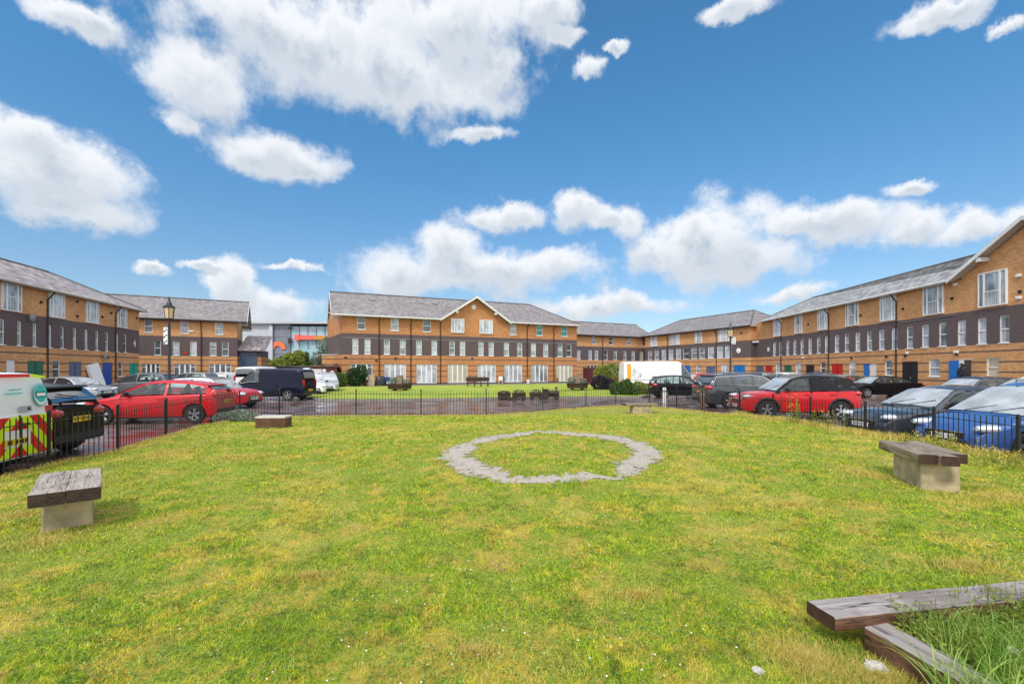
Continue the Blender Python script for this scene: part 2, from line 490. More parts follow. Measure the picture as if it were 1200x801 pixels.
for y in ys:
    if y > 21.9: break
    L, R = fence_half(y)
    if L is None: break
    if R - L < .05: R = L + .05
    rows.append([(L + (R - L) * k / NX, y, lawn_z(L + (R - L) * k / NX, y)) for k in range(NX + 1)])
mb.rings(rows, cap=False, closed=False)
lawn = mb.build('lawn', M['turf'], smooth=80); tag(lawn, 'patchy green lawn inside the railings', kind='structure')
# kerb edging below the railings
def offs(poly, d):
    out = []
    for i, p in enumerate(poly):
        a = poly[max(0, i - 1)]; b = poly[min(len(poly) - 1, i + 1)]
        dx, dy = b[0] - a[0], b[1] - a[1]; l = hypot(dx, dy)
        out.append((p[0] - dy / l * d, p[1] + dx / l * d))
    return out
M['kerb'] = mat('kerb_stone', (.30, .27, .23), .7, noise=.4, nscale=3, bump=.3)
oi = offs(FENCE, -.06); oo = offs(FENCE, .10)
R = []
for (a, b) in zip(oi, oo):
    zz = max(.07, min(.3, lawn_z(a[0], a[1]) - .01))
    R.append([(a[0], a[1], -.05), (a[0], a[1], zz), (b[0], b[1], zz), (b[0], b[1], -.05)])
mb = MB(); mb.rings(R)
tag(mb.build('kerb', M['kerb']), kind='structure')

# worn gravel ring
g = NT('trodden_gravel')
c = g.mix(g.ramp(g.noise(28, 5, .7), .3, .7), (.29, .245, .21), (.50, .44, .39))
c = g.mix(g.math('MULTIPLY', g.ramp(g.noise(3.5, 5, .7), .5, .7), .6), c, (.24, .19, .14))
g.bump(g.noise(70, 4), .5, .02)
M['gravel'] = g.set(Base_Color=c, Roughness=.8)
mb = MB(); R = []
def ring_r(a):
    n1_ = mnoise.noise((cos(a) * 2.2, sin(a) * 2.2, .5)); n2_ = mnoise.noise((cos(a) * 9, sin(a) * 9, 4.))
    n3_ = mnoise.noise((cos(a) * 2.5, sin(a) * 2.5, 9.)); n4_ = mnoise.noise((cos(a) * 11, sin(a) * 11, 7.))
    side = abs(cos(a))
    n5_ = mnoise.noise((cos(a) * 30, sin(a) * 30, 2.)); n6_ = mnoise.noise((cos(a) * 34, sin(a) * 34, 12.))
    ro = 1.93 + .10 * n1_ + .10 * n2_ + .07 * n5_
    w = .28 + .22 * side + .14 * n3_ + .12 * n4_ + .09 * n6_
    gap = math.exp(-((a - 5.15) / .10) ** 2) + math.exp(-((a - 1.62) / .05) ** 2) * .9 + .75*math.exp(-((a - 2.62) / .09) ** 2)
    w *= max(0.03, 1 - gap)
    return ro, ro - w
NA = 720
for k in range(NA):
    a = 2 * pi * k / NA
    ro, ri = ring_r(a)
    ring = []
    for t in range(13):
        r = ro + .10 + (ri - .10 - ro - .10) * t / 12
        x = RCX + r * cos(a); y = RCY + r * 1.02 * sin(a)
        ring.append((x, y, lawn_z(x, y) + .008))
    R.append(ring)
R.append(R[0]); mb.rings(R, cap=False, closed=False)
keep = []
for fi, f_ in enumerate(mb.f):
    x, y, _z = mb.v[f_[0]]; t = (fi % 12 + .5) / 12
    e_ = abs(2 * t - 1) ** 2.2 * 1.25 - .62
    nz_ = .75 * mnoise.noise((x * 7, y * 7, 1.)) + .6 * mnoise.noise((x * 19, y * 19, 5.)) + .3 * mnoise.noise((x * 47, y * 47, 5.))
    if nz_ > e_ : keep.append(fi)
mb.f = [mb.f[i] for i in keep]; mb.m = [0] * len(keep)
tag(mb.build('gravel_ring_path', M['gravel'], smooth=80), 'worn ring of pale gravel in the lawn', kind='structure')

# grass blades
def in_ring(x, y, mar=0.):
    dx, dy = x - RCX, (y - RCY) / 1.02
    r = hypot(dx, dy)
    if r > 2.4 or r < .9: return False
    ro, ri = ring_r(atan2(dy, dx) % (2 * pi))
    return ri + mar < r < ro - mar
rng = np.random.default_rng(5)
def blades(name, pts, hts, wid, mats, lean=.5, seg=2, label=None, droop=.0):
    n = len(pts)
    ang = rng.uniform(0, 2*pi, n); dx, dy = np.cos(ang), np.sin(ang)
    le = rng.uniform(.15, 1, n) * lean; la = rng.uniform(0, 2*pi, n); lx, ly = np.cos(la)*le, np.sin(la)*le
    V = []; P = np.asarray(pts)
    for i in range(seg + 1):
        t = i / seg
        w = wid * (1 - t) ** .8 * .5
        off = t * t
        cx = P[:,0] + lx*hts*off; cy = P[:,1] + ly*hts*off
        cz = P[:,2] + hts*(t - droop*t**3)
        if i < seg:
            V.append(np.stack([cx - dx*w, cy - dy*w, cz], 1)); V.append(np.stack([cx + dx*w, cy + dy*w, cz], 1))
        else:
            V.append(np.stack([cx, cy, cz], 1))
    K = len(V); verts = np.stack(V, 1).reshape(-1, 3)
    base = (np.arange(n) * K)[:, None]
    faces = []; sizes = []
    loops = []
    per = []
    for i in range(seg - 1):
        per += [2*i, 2*i+1, 2*i+3, 2*i+2]; sizes.append(4)
    per += [2*(seg-1), 2*(seg-1)+1, 2*seg]; sizes.append(3)
    loops = (base + np.array(per)[None, :]).ravel()
    fs = np.tile(np.array(sizes), n)
    r = np.repeat(rng.uniform(0, 1, n), K)
    return np_mesh(name, verts, loops, fs, mats, attr=r)

g = NT('grass_blade')
at = g.n('ShaderNodeAttribute', attribute_name='rnd')
big = g.noise(.55, 5, .65); med = g.noise(2.6, 5, .7)
col = g.mix(at.outputs['Fac'], (.075, .20, .004), (.52, .66, .018))
f = g.math('ADD', g.math('MULTIPLY', g.ramp(med, .46, .62), .60), g.math('MULTIPLY', g.ramp(big, .48, .62), .38))
f2 = g.math('GREATER_THAN', g.math('ADD', f, g.math('MULTIPLY', g.ramp(at.outputs['Fac'], 0, 1), .45)), .66)
col = g.mix(g.math('MULTIPLY', f2, .85), col, g.mix(at.outputs['Fac'], (.54, .50, .018), (.76, .58, .09)))
loc = g.noise(9, 4, .7)
col = g.mix(g.math('MULTIPLY', g.ramp(loc, .50, .64), .75), col, (.74, .68, .03))
col = g.mix(g.math('MULTIPLY', g.ramp(g.noise(6, 5, .75), .50, .62), .7), col, (.035, .10, .003))
col = g.mix(g.math('MULTIPLY', g.ramp(g.noise(14, 3, .7), .58, .68), .7), col, (.72, .50, .22))
f3 = g.ramp(g.noise(.9, 4, .6), .52, .68)
col = g.mix(g.math('MULTIPLY', f3, .4), col, (.055, .16, .01))
g.set(Base_Color=col, Roughness=.55, Subsurface_Weight=0.0)
M['blade'] = g.m
tl = g.n('ShaderNodeBsdfTranslucent'); g.l(col, tl.inputs['Color'])
ms = g.n('ShaderNodeMixShader'); ms.inputs[0].default_value = .18
g.l(g.b.outputs[0], ms.inputs[1]); g.l(tl.outputs[0], ms.inputs[2]); g.l(ms.outputs[0], g.nt.nodes['Material Output'].inputs[0])

pts = []; hts = []
def zlawn_np(x, y): return lawn_z(x, y)
cnt = 0
N = 520000
u = rng.uniform(0, 1, N); Yb = 1.9 * (17.0 / 1.9) ** u       # log-uniform in distance
span = rng.uniform(-1.2, 1.2, N)
for Y, s in zip(Yb, span):
    X = s * Y
    LR = fence_half(Y)
    if LR[0] is None or X < LR[0] + .03 or X > LR[1] - .03: continue
    if in_ring(X, Y, .0) and (rng.random() > .22 + .9*max(0, mnoise.noise((X*6, Y*6, 2.))) or in_ring(X, Y, .10) and rng.random() > .30): continue
    tuft = mnoise.noise((X * 2.1, Y * 2.1, 1.7))
    if tuft < -.12 and rng.random() < .55: continue
    pts.append((X, Y, lawn_z(X, Y) - .004))
    hts.append((.012 + .014 * rng.random() + .022 * max(0, tuft)) * (1 + .05 * Y))
hts = np.array(hts); P = np.array(pts)
wd = (.0034 + .0019 * P[:, 1]) * .62
o = blades('grass', P, hts, wd, M['blade'], lean=1.9)
tag(o, 'short green and yellow grass growing over the lawn', kind='stuff')

# clover and broad low leaves
rr_ = random.Random(11); mbc = MB()
g = NT('clover_leaf'); geo = g.n('ShaderNodeNewGeometry')
M['clover'] = g.set(Base_Color=g.mix(geo.outputs['Random Per Island'], (.045, .13, .008), (.19, .31, .03)), Roughness=.5)
for k in range(30000):
    Y = 2.0 * (9 / 2.0) ** rr_.random(); X = rr_.uniform(-1.2, 1.2) * Y
    if mnoise.noise((X * 1.3, Y * 1.3, 33.)) < .05 or X > 7.5 or X < -7 or in_ring(X, Y): continue
    z = lawn_z(X, Y) + rr_.uniform(.008, .026); r = rr_.uniform(.003, .0065) * (1 + .08 * Y)
    a = rr_.uniform(0, 6.28); tx, ty = rr_.uniform(-.7, .7), rr_.uniform(-.7, .7)
    mbc.face([(X + r*cos(a+2*pi*j/5), Y + r*sin(a+2*pi*j/5), z + r*(tx*cos(a+2*pi*j/5)+ty*sin(a+2*pi*j/5))) for j in range(5)])
tag(mbc.build('clover', M['clover']), 'low clover leaves growing between the grass', kind='stuff')

# far edge and fence-foot rough grass
pts = []; hts = []
for (a, b) in zip(FENCE[2:], FENCE[3:-2]):
    L = hypot(b[0]-a[0], b[1]-a[1]); dx, dy = (b[0]-a[0])/L, (b[1]-a[1])/L
    right = a[0] > 7 and a[1] < 17
    dens_ = 900 if right else 330
    for k in range(int(L * dens_)):
        t = rng.random() * L; q = abs(rng.normal(0, .22 if right else .10)) + .02
        x = a[0] + dx*t + dy*q; y = a[1] + dy*t - dx*q
        nn = mnoise.noise((x*1.1, y*1.1, 5.))
        pts.append((x, y, lawn_z(x, y) - .01)); hts.append((.05 + .10 * rng.random()) * (1.0 + (1.2 * max(0, nn + .15) if right else 0)) * (1 if right else .7))
for (cx_, cy_, rx_, ry_, nn_) in ((5.9, 5.35, .75, .42, 5200), (5.1, 6.6, .4, .5, 1600), (-4.6, 4.5, .8, .5, 2600), (-5.7, 5.3, .5, .5, 1200), (1.62, 2.5, .30, .25, 5200), (1.9, 2.35, .35, .2, 3000), (4.6, 15.6, 1.1, .5, 2600), (-6.4, 12.2, 1.2, .5, 2600), (-7.0, 9.2, .6, 1.0, 3000), (-6.3, 6.6, .7, .8, 3000), (-5.2, 8.6, 1.0, .5, 1800), (3.2, 5.2, .5, .25, 1200), (-1.6, 3.6, .35, .15, 1500), (.9, 3.2, .4, .2, 1500), (3.6, 3.6, .5, .2, 1800), (-.2, 2.6, .25, .12, 1200)):
    for k in range(nn_):
        a = rng.random()*2*pi; q = abs(rng.normal(0, .55)); x = cx_+rx_*q*cos(a); y = cy_+ry_*q*sin(a)
        pts.append((x, y, lawn_z(x, y) - .004)); hts.append(.028 + .034 * rng.random())
hts = np.array(hts); P = np.array(pts)
g = NT('straw_grass_blade')
at = g.n('ShaderNodeAttribute', attribute_name='rnd')
col = g.mix(at.outputs['Fac'], (.34, .33, .05), (.72, .52, .13))
M['straw'] = g.set(Base_Color=col, Roughness=.6)
o = blades('rough_grass', P, hts, np.clip(P[:, 1] * .0011, .0025, .010), M['straw'], lean=1.2)
tag(o, 'longer rough straw and green grass along the foot of the railings', kind='stuff')

# daisies
mb = MB()
M['petal'] = mat('daisy_white', (.75, .75, .70), .6)
for k in range(1100):
    Y = 2.1 * (11 / 2.1) ** random.random(); X = random.uniform(-1.15, 1.15) * Y
    if mnoise.noise((X * .8, Y * .8, 20.)) < .02 or X > 7.5 or X < -7 or in_ring(X, Y): continue
    z = lawn_z(X, Y) + random.uniform(.022, .04) * (1 + .04 * Y); r = random.uniform(.003, .006)
    tx, ty = random.uniform(-.4, .4), random.uniform(-.4, .4)
    mb.face([(X + r*cos(2*pi*j/6), Y + r*sin(2*pi*j/6), z + r*(tx*cos(2*pi*j/6)+ty*sin(2*pi*j/6))) for j in range(6)])
tag(mb.build('daisies', M['petal']), 'tiny white daisies scattered through the lawn', kind='stuff')

# far green in front of the central building
g = NT('far_turf')
col = g.mix(g.ramp(g.noise(.8, 5, .7), .35, .65), (.20, .32, .02), (.44, .44, .05))
col = g.mix(g.math('MULTIPLY', g.ramp(g.noise(9, 4, .7), .4, .7), .5), col, (.11, .20, .02))
g.bump(g.noise(20, 4), .8, .05)
M['turf2'] = g.set(Base_Color=col, Roughness=.9)
GP = [(-15.5, 32.0), (-11.5, 27.0), (-8.5, 26.6), (0.5, 28.6), (8.4, 29.6), (9.6, 31.5), (9.9, 50.5), (7.4, 57.4), (-17.0, 46.6), (-17.0, 40.0)]
mb = MB(); n = len(GP)
cxg = sum(p[0] for p in GP)/n; cyg = sum(p[1] for p in GP)/n
sub_ = []
for r in (1.0, .985, .6, .3):
    sub_.append([(cxg+(p[0]-cxg)*r, cyg+(p[1]-cyg)*r, {1.0:-.01,.985:.13,.6:.22,.3:.26}[r]) for p in GP])
mb.rings(sub_[1:], cap=True)
tag(mb.build('green', M['turf2'], smooth=70), 'strip of lawn in front of the central terrace', kind='structure')
mb = MB()
R = [[(p[0], p[1], -.01) for p in GP], [(p[0], p[1], .12) for p in GP], [(q[0], q[1], .12) for q in sub_[1]]]
mb.rings(R, cap=False)
tag(mb.build('kerb', M['kerb']), kind='structure')
# footway in front of the central terrace and the side terraces
M['pave'] = mat('concrete_paving', (.25, .235, .22), .45, noise=.35, nscale=2, bump=.2)
# ------------------------------------------------------------------ buildings
def PX(px, Y): return Vector(((px - CX) / FPX * Y, Y))
class Facade:
    """local frame along a facade: x to the right, y into the building"""
    def __init__(s, A, B, root):
        s.A = Vector(A); s.B = Vector(B); s.root = root
        s.L = (s.B - s.A).length; s.d = (s.B - s.A).normalized()
        s.rz = atan2(s.d.y, s.d.x)
    def u(s, px):
        k = (px - CX) / FPX                     # x = k*y on the sight line
        # A + t d :  ax + t dx = k (ay + t dy)
        return (k * s.A.y - s.A.x) / (s.d.x - k * s.d.y)

def wall_panel(mb, x0, x1, z0, z1, holes, depth=.14, m=0, y=0.0):
    xs = sorted({x0, x1} | {h[0] for h in holes} | {h[1] for h in holes})
    zs = sorted({z0, z1} | {h[2] for h in holes} | {h[3] for h in holes})
    for a, b in zip(xs, xs[1:]):
        for c, d in zip(zs, zs[1:]):
            mx, mz = (a+b)/2, (c+d)/2
            if any(h[0] < mx < h[1] and h[2] < mz < h[3] for h in holes): continue
            mb.face([(a, y, c), (b, y, c), (b, y, d), (a, y, d)], m)
    for (a, b, c, d) in holes:
        yy = y + depth
        mb.face([(a, y, c), (a, yy, c), (a, yy, d), (a, y, d)], m)
        mb.face([(b, yy, c), (b, y, c), (b, y, d), (b, yy, d)], m)
        mb.face([(a, y, d), (a, yy, d), (b, yy, d), (b, y, d)], m)
        mb.face([(a, yy, c), (a, y, c), (b, y, c), (b, yy, c)], m)

def window(root, x0, x1, z0, z1, kind='sash', glass='p_mid', y=.07, frame='white', sill=True, name='window'):
    f = MB(); t = .06 if kind in ('sash',) else .07
    w = x1 - x0; y0, y1 = y, y + .06
    if kind == 'proud' or kind == 'bay': y0, y1 = -.12, -.003
    e = .002
    a0, a1, c0, c1 = x0 + e, x1 - e, z0 + e, z1 - e
    f.box(a0, a0+t, y0, y1, c0, c1); f.box(a1-t, a1, y0, y1, c0, c1)
    f.box(a0+t, a1-t, y0, y1, c1-t, c1); f.box(a0+t, a1-t, y0, y1, c0, c0+t)
    if kind == 'sash':
        zm = (c0 + c1) / 2; f.box(a0+t, a1-t, y0-.012, y1, zm-.035, zm+.035)
    elif kind == 'french':
        for k in (1, 2, 3):
            xm = a0 + (a1 - a0) * k / 4; ww = .075 if k != 2 else .09
            f.box(xm-ww, xm+ww, y0, y1, c0+t, c1-t)
        f.box(a0+t, a0+(a1-a0)/4-.075, y0+.003, y1, c1-.40, c1-.34); f.box(a0+(a1-a0)*.75+.075, a1-t, y0+.003, y1, c1-.40, c1-.34)
    elif kind == 'four':
        for k in (1, 2, 3):
            xm = a0 + (a1 - a0) * k / 4; f.box(xm-.06, xm+.06, y0, y1, c0+t, c1-t)
    elif kind == 'casement':
        for k in (.5,):
            xm = a0 + (a1-a0)*k; f.box(xm-.045, xm+.045, y0, y1, c0+t, c1-t)
    elif kind in ('proud', 'bay'):
        q = .22 if kind == 'bay' else .25
        for k in (q, 1-q):
            xm = a0 + (a1-a0)*k; f.box(xm-.05, xm+.05, y0-.01, y1, c0+t, c1-t)
        if kind == 'bay':
            f.box(a0+(a1-a0)*q+.05, a0+(a1-a0)*(1-q)-.05, y0-.02, y0+.01, c0+.95, c0+1.0)
            k = a0+(a1-a0)*q+.12
            while k < a0+(a1-a0)*(1-q)-.06:
                f.box(k-.008, k+.008, y0-.02, y0-.004, c0+.1, c0+.95); k += .13
    if sill and kind in ('sash', 'casement'):
        f.box(x0-.04, x1+.04, -.05, y1, z0-.055, z0-.002)
    fo = f.build(name, M[frame], root)
    p = MB()
    yp = y0 + .03
    p.box(a0+.02, a1-.02, yp, yp+.015, c0+.02, c1-.02)
    p.build('pane', M[glass], fo)
    return fo

def door(root, x0, x1, z0, z1, col, label=None, double=False, y=.06, glazed=False):
    d = MB(); e = .003
    d.box(x0+e, x1-e, y, y+.06, z0, z1-e)
    n = 2 if double else 1
    for k in range(n):
        a = x0 + (x1-x0)*k/n; b = x0 + (x1-x0)*(k+1)/n
        for (c, dd) in ((z0+.15, z0+.95), (z0+1.1, z1-.2)):
            d.box(a+.14, b-.14, y-.015, y-.001, c, dd)
        if k: d.box(a-.012, a+.012, y-.02, y-.001, z0+.05, z1-.05, 1)
    do = d.build('door', [M[col], M['blackmetal']], root)
    if label: do['label'] = label
    h = MB(); xx = x1-.14 if not double else (x0+x1)/2+.07
    h.box(xx-.02, xx+.02, y-.06, y-.016, z0+.98, z0+1.12)
    h.build('handle', M['dish'], do)
    return do

def roof_solid(root, L, D, ze, zr, left, right, notches=(), ov=.5, go=.5, mt='tile', hipin=4.2, hipin_l=None, th=.16, side_ov=None):
    """front eave at y=-ov; left/right: 'gable' or 'hip'"""
    mb = MB(); hl = hipin_l or hipin
    xl = -go if left == 'gable' else -.35
    xr = L + go if right == 'gable' else L + .35
    rl = -go if left == 'gable' else hl
    rr = L + go if right == 'gable' else L - hipin
    def layer(dz):
        return [(xl, -ov, ze+dz), (xr, -ov, ze+dz), (xr, D+ov, ze+dz), (xl, D+ov, ze+dz), (rl, D/2, zr+dz), (rr, D/2, zr+dz)]
    T = layer(0); B = layer(-th)
    def front(dz):
        P = [(xl, -ov, ze+dz)]; segs = [[xl]]
        for (a, b, za) in notches:
            xm = (a+b)/2; hw = (b-a)/2 + .45; kk = (D/2+ov)/(zr-ze)
            x0_, x1_ = xm-hw+.02, xm+hw-.02; zc = za - .02
            segs[-1].append(x0_)
            if x1_ >= xr:
                P += [(x0_, -ov, ze+dz), (xm, (zc-ze)*kk-ov, zc+dz), (xr, (zc-ze)*kk-ov, zc+dz)]
                segs.append([xr]); 
                return P + [(rr, D/2, zr+dz), (rl, D/2, zr+dz)], segs[:-1]
            P += [(x0_, -ov, ze+dz), (xm, (zc-ze)*kk-ov, zc+dz), (x1_, -ov, ze+dz)]
            segs.append([x1_])
        segs[-1].append(xr)
        return P + [(xr, -ov, ze+dz), (rr, D/2, zr+dz), (rl, D/2, zr+dz)], segs
    ft, segs = front(0); fb, _ = front(-th)
    mb.face(ft, 0); mb.face([T[2], T[3], T[4], T[5]], 0)
    mb.face(fb[::-1], 1); mb.face([B[3], B[2], B[5], B[4]], 1)
    if left == 'hip': mb.face([T[3], T[0], T[4]], 0); mb.face([B[0], B[3], B[4]], 1)
    if right == 'hip': mb.face([T[1], T[2], T[5]], 0); mb.face([B[2], B[1], B[5]], 1)
    for (s0, s1) in segs: mb.face([(s0, -ov, ze-th), (s1, -ov, ze-th), (s1, -ov, ze), (s0, -ov, ze)], 1)
    mb.face([B[2], B[3], T[3], T[2]], 1)
    for (a, b, c, s) in ((0, 4, 3, left), (1, 5, 2, right)):
        if s == 'gable':
            mb.face([T[a], T[b], B[b], B[a]], 2); mb.face([T[b], T[c], B[c], B[b]], 2)
        else:
            mb.face([B[a], B[c], T[c], T[a]], 1)
    # ridge capping
    mb.tube(T[4], T[5], .11, n=6, m=3)
    for s, a, r in ((left, (0, 3), 4), (right, (1, 2), 5)):
        if s == 'hip':
            for k in a: mb.tube(T[k], T[r], .09, n=6, m=3)
    return mb.build('roof', [M[mt], M['soffit'], M['whitewood'], M['ridge']], root)
M['ridge'] = mat('ridge_tile', (.13, .115, .11), .7, noise=.4, nscale=2)

def gutter(root, x0, x1, ze, ov=.5, col='whitewood'):
    g_ = MB(); g_.box(x0, x1, -ov-.03, -ov-.002, ze-.2, ze-.01)
    g_.tube((x0, -ov-.09, ze-.10), (x1, -ov-.09, ze-.10), .06, n=8)
    return g_.build('gutter', M[col], root)

def downpipe(root, x, ze, ov=.5):
    p = MB(); p.tube((x, -.07, .1), (x, -.07, ze-.75), .05); p.tube((x, -.07, ze-.75), (x, -ov-.06, ze-.15), .05)
    for z in (1.2, 3.0, 4.8, 6.4): p.box(x-.07, x+.07, -.1, -.002, z, z+.05)
    return p.build('downpipe', M['pipe'], root)

def satellite_dish(root, x, z):
    d = MB(); d.lathe([(.0, 0), (.16, .025), (.28, .09), (.285, .085), (.16, .015), (0, -.008)], n=14, c=(x, -.42, z), axis='y', cap=False)
    d.tube((x, -.40, z), (x, 0, z-.12), .018, n=6); d.tube((x, -.4, z-.2), (x, -.68, z-.02), .012, n=5)
    return d.build('satellite_dish', M['dish'], root, smooth=50)
def alarm_box(root, x, z, col='dish', w=.22):
    d = MB(); d.box(x-w/2, x+w/2, -.10, -.002, z-.09, z+.09)
    d.box(x-w/2+.03, x+w/2-.03, -.12, -.101, z-.06, z+.06)
    return d.build('wall_box', M[col], root)

def terrace(label, A, B, D=9.5, ze=7.8, zr=10.6, left='hip', right='hip', brick='brick', mt='tile', wins=(), doors=(), pipes=(), gables=(),
            go=.5, hipin=4.2, hipin_l=None, rear_left_dx=0., guttercol='whitewood', name='terraced_building', gut=True):
    root = empty(name, (A[0], A[1], 0), atan2(B[1]-A[1], B[0]-A[0]), label, 'building')
    F = Facade(A, B, root); L = F.L
    holes = []
    items = []
    for w in wins:
        u0, u1 = F.u(w[0]), F.u(w[1]); kind = w[4]
        if kind not in ('proud', 'bay'): holes.append((u0, u1, w[2], w[3]))
        items.append((u0, u1) + tuple(w[2:]))
    ditems = []
    for d in doors:
        u0, u1 = F.u(d[0]), F.u(d[1])
        holes.append((u0, u1, d[2], d[3])); ditems.append((u0, u1) + tuple(d[2:]))
    top = ze - .1
    w_ = MB(); wall_panel(w_, 0, L, -.1, top, holes)
    rl = (rear_left_dx, D)
    w_.face([(rl[0], D, -.1), (0, 0, -.1), (0, 0, top), (rl[0], D, top)])
    w_.face([(L, 0, -.1), (L, D, -.1), (L, D, top), (L, 0, top)])
    w_.face([(L, D, -.1), (rl[0], D, -.1), (rl[0], D, top), (L, D, top)])
    # inner floor plates, so nothing is seen through
    w_.face([(0, .6, -.1), (L, .6, -.1), (L, .6, top), (0, .6, top)])
    if left == 'gable':
        w_.face([(0, 0, top), (rl[0]/2, D/2, zr-.22), (rl[0], D, top)])
    if right == 'gable':
        w_.face([(L, 0, top), (L, D, top), (L, D/2, zr-.22)])
    gl = []
    for (pa, pb, za) in gables:
        a, b = F.u(pa), F.u(pb); gl.append((a, b, za))
        xm = (a+b)/2
        sl = (za - ze) / ((b-a)/2 + .35)
        zf = ze - .02
        w_.hexa([(a, -.012, top-.02), (b, -.012, top-.02), (b, .25, top-.02), (a, .25, top-.02),
                 (a+.01, -.012, ze+.05), (b-.01, -.012, ze+.05), (b-.01, .25, ze+.05), (a+.01, .25, ze+.05)])
        w_.face([(a, -.012, ze+.05), (b, -.012, ze+.05), (xm, -.012, za-.25)])
        w_.face([(b, .25, ze+.05), (a, .25, ze+.05), (xm, .25, za-.25)])
    w_.build('wall', M[brick], root)
    roof_solid(root, L, D, ze, zr, left, right, notches=sorted((F.u(a), F.u(b), c) for a, b, c in gables), mt=mt, hipin=hipin, hipin_l=hipin_l, go=go)
    cuts = sorted(gl)
    if gut:
        x = -.3 if left != 'gable' else -go
        for (a, b, za) in cuts + [(L + (.3 if right != 'gable' else go), None, None)]:
            a_ = a - .43 if b else a
            if a_ > x + .3: gutter(root, x, min(a_, L + go), ze, col=guttercol)
            x = b + .43 if b else x
    for (a, b, za) in gl:
        xm = (a+b)/2; hw = (b-a)/2 + .45
        yb = lambda z: min(D/2, (z-ze)/(zr-ze)*(D/2+.5)-.5)
        yf = -.62
        zf = ze - .05
        g_ = MB()
        yap = yb(za)
        for s in (-1, 1):
            P0 = (xm+s*hw, yf, zf); P1 = (xm, yf, za); P2 = (xm, yap + .1, za); P3 = (xm+s*hw, -.3, zf)
            Q = [(p[0], p[1], p[2]-.15) for p in (P0, P1, P2, P3)]
            T = [P0, P1, P2, P3]
            if s > 0: T = T[::-1]; Q = Q[::-1]
            g_.face(T, 0); g_.face(Q[::-1], 1)
            g_.face([P0, P1, (P1[0], P1[1], P1[2]-.15), (P0[0], P0[1], P0[2]-.15)], 1)
            g_.face([P0, P3, (P3[0], P3[1], P3[2]-.15), (P0[0], P0[1], P0[2]-.15)], 1)
        ro = g_.build('gable_roof', [M[mt], M['soffit']], root)
        bb = MB()
        for s in (-1, 1):
            a0 = (xm+s*hw, yf, zf); a1 = (xm, yf, za)
            P = []
            for (p, q) in ((a0, a1),):
                P = [(p[0], yf-.05, p[2]-.24), (p[0], yf-.003, p[2]-.24), (q[0]+s*.0, yf-.003, q[2]-.24), (q[0], yf-.05, q[2]-.24),
                     (p[0], yf-.05, p[2]+.03), (p[0], yf-.003, p[2]+.03), (q[0], yf-.003, q[2]+.03), (q[0], yf-.05, q[2]+.03)]
            bb.hexa(P)
            # purlin ends
            for t in (.45, ):
                x_ = a0[0] + (a1[0]-a0[0])*t; z_ = a0[2] + (a1[2]-a0[2])*t
                bb.box(x_-.13, x_+.13, yf+.003, -.02, z_-.52, z_-.26)
        bb.build('bargeboard', M['whitewood'], ro)
    for (side, x_) in (('L', -go), ('R', L+go)):
        if (left if side == 'L' else right) == 'gable' and go > .6:
            s = -1 if side == 'L' else 1; xw = 0 if side == 'L' else L
            dxl = rear_left_dx if side == 'L' else 0
            for (y_, z_) in ((.2, .4), (D*.25, .5), (D*.5, .3), (D*.75, .5), (D-.2, .4)):
                zz = ze + (zr-ze)*(1-abs(y_-D/2)/(D/2)) - z_
                bb = MB(); bb.box(min(xw + dxl*y_/D + s*.003, x_), max(xw + dxl*y_/D + s*.003, x_), y_-.09, y_+.09, zz-.2, zz); bb.build('purlin_end', M['soffit'], root)
            vg = MB()
            for (ya, za_, yb_, zb_) in ((-.5, ze, D/2, zr), (D+.5, ze, D/2, zr)):
                xx0, xx1 = (x_-.045, x_-.003) if side == 'L' else (x_+.003, x_+.045)
                vg.hexa([(xx0, ya, za_-.26), (xx1, ya, za_-.26), (xx1, yb_, zb_-.26), (xx0, yb_, zb_-.26),
                         (xx0, ya, za_+.03), (xx1, ya, za_+.03), (xx1, yb_, zb_+.03), (xx0, yb_, zb_+.03)])
            vg.build('bargeboard', M['whitewood'], root)
    rr = random.Random(len(label))
    for it in items:
        gl_ = it[5] if len(it) > 5 and it[5] else rr.choice(['p_curtain', 'p_mid', 'p_curtain', 'p_dark', 'p_mid'])
        window(root, it[0], it[1], it[2], it[3], it[4], gl_)
    for it in ditems:
        door(root, it[0], it[1], it[2], it[3], it[4], it[5] if len(it) > 5 else None, double=(it[1]-it[0] > 1.5))
    for p in pipes: downpipe(root, F.u(p), ze)
    F.root = root
    return F

def W(cs, w, z0, z1, kind, glass=None):
    return [(c - w/2, c + w/2, z0, z1, kind, (glass[i] if isinstance(glass, (list, tuple)) else glass)) for i, c in enumerate(cs)]
MZ = (3.55, 5.28); TZ = (6.25, 7.7)
# --- central terrace
z3 = lambda v: 370 + v/5.72
z4 = lambda v: 550 + v/5.72
wins = []
wins += W([z3(305), z3(530), z3(745)], 9.6, 6.28, 7.69, 'sash', ['p_dark', 'p_curtain', 'p_dark'])
wins += W([z4(293)], 7.6, 6.28, 7.69, 'sash', ['p_mid'])
wins += W([z4(470), z4(638)], 7.2, 6.28, 7.69, 'sash', ['p_teal', 'p_teal'])
wins += W([z3(950), z4(112)], 15.4, 6.28, 7.98, 'proud', 'p_curtain')
mids = [z3(v) for v in (265, 347, 477, 583, 692, 795, 914, 984)] + [z4(v) for v in (78, 147, 249, 338, 430, 512, 608, 668)]
gls = ['p_curtain','p_curtain','p_mid','p_mid','p_mid','p_curtain','p_mid','p_curtain','p_curtain','p_curtain','p_curtain','p_mid','p_curtain','p_curtain','p_mid','p_dark']
for m_, g_ in zip(mids, gls): wins.append((m_-3.6*(1-(m_-400)/1400), m_+3.6*(1-(m_-400)/1400), MZ[0]+.02, MZ[1], 'sash', g_))
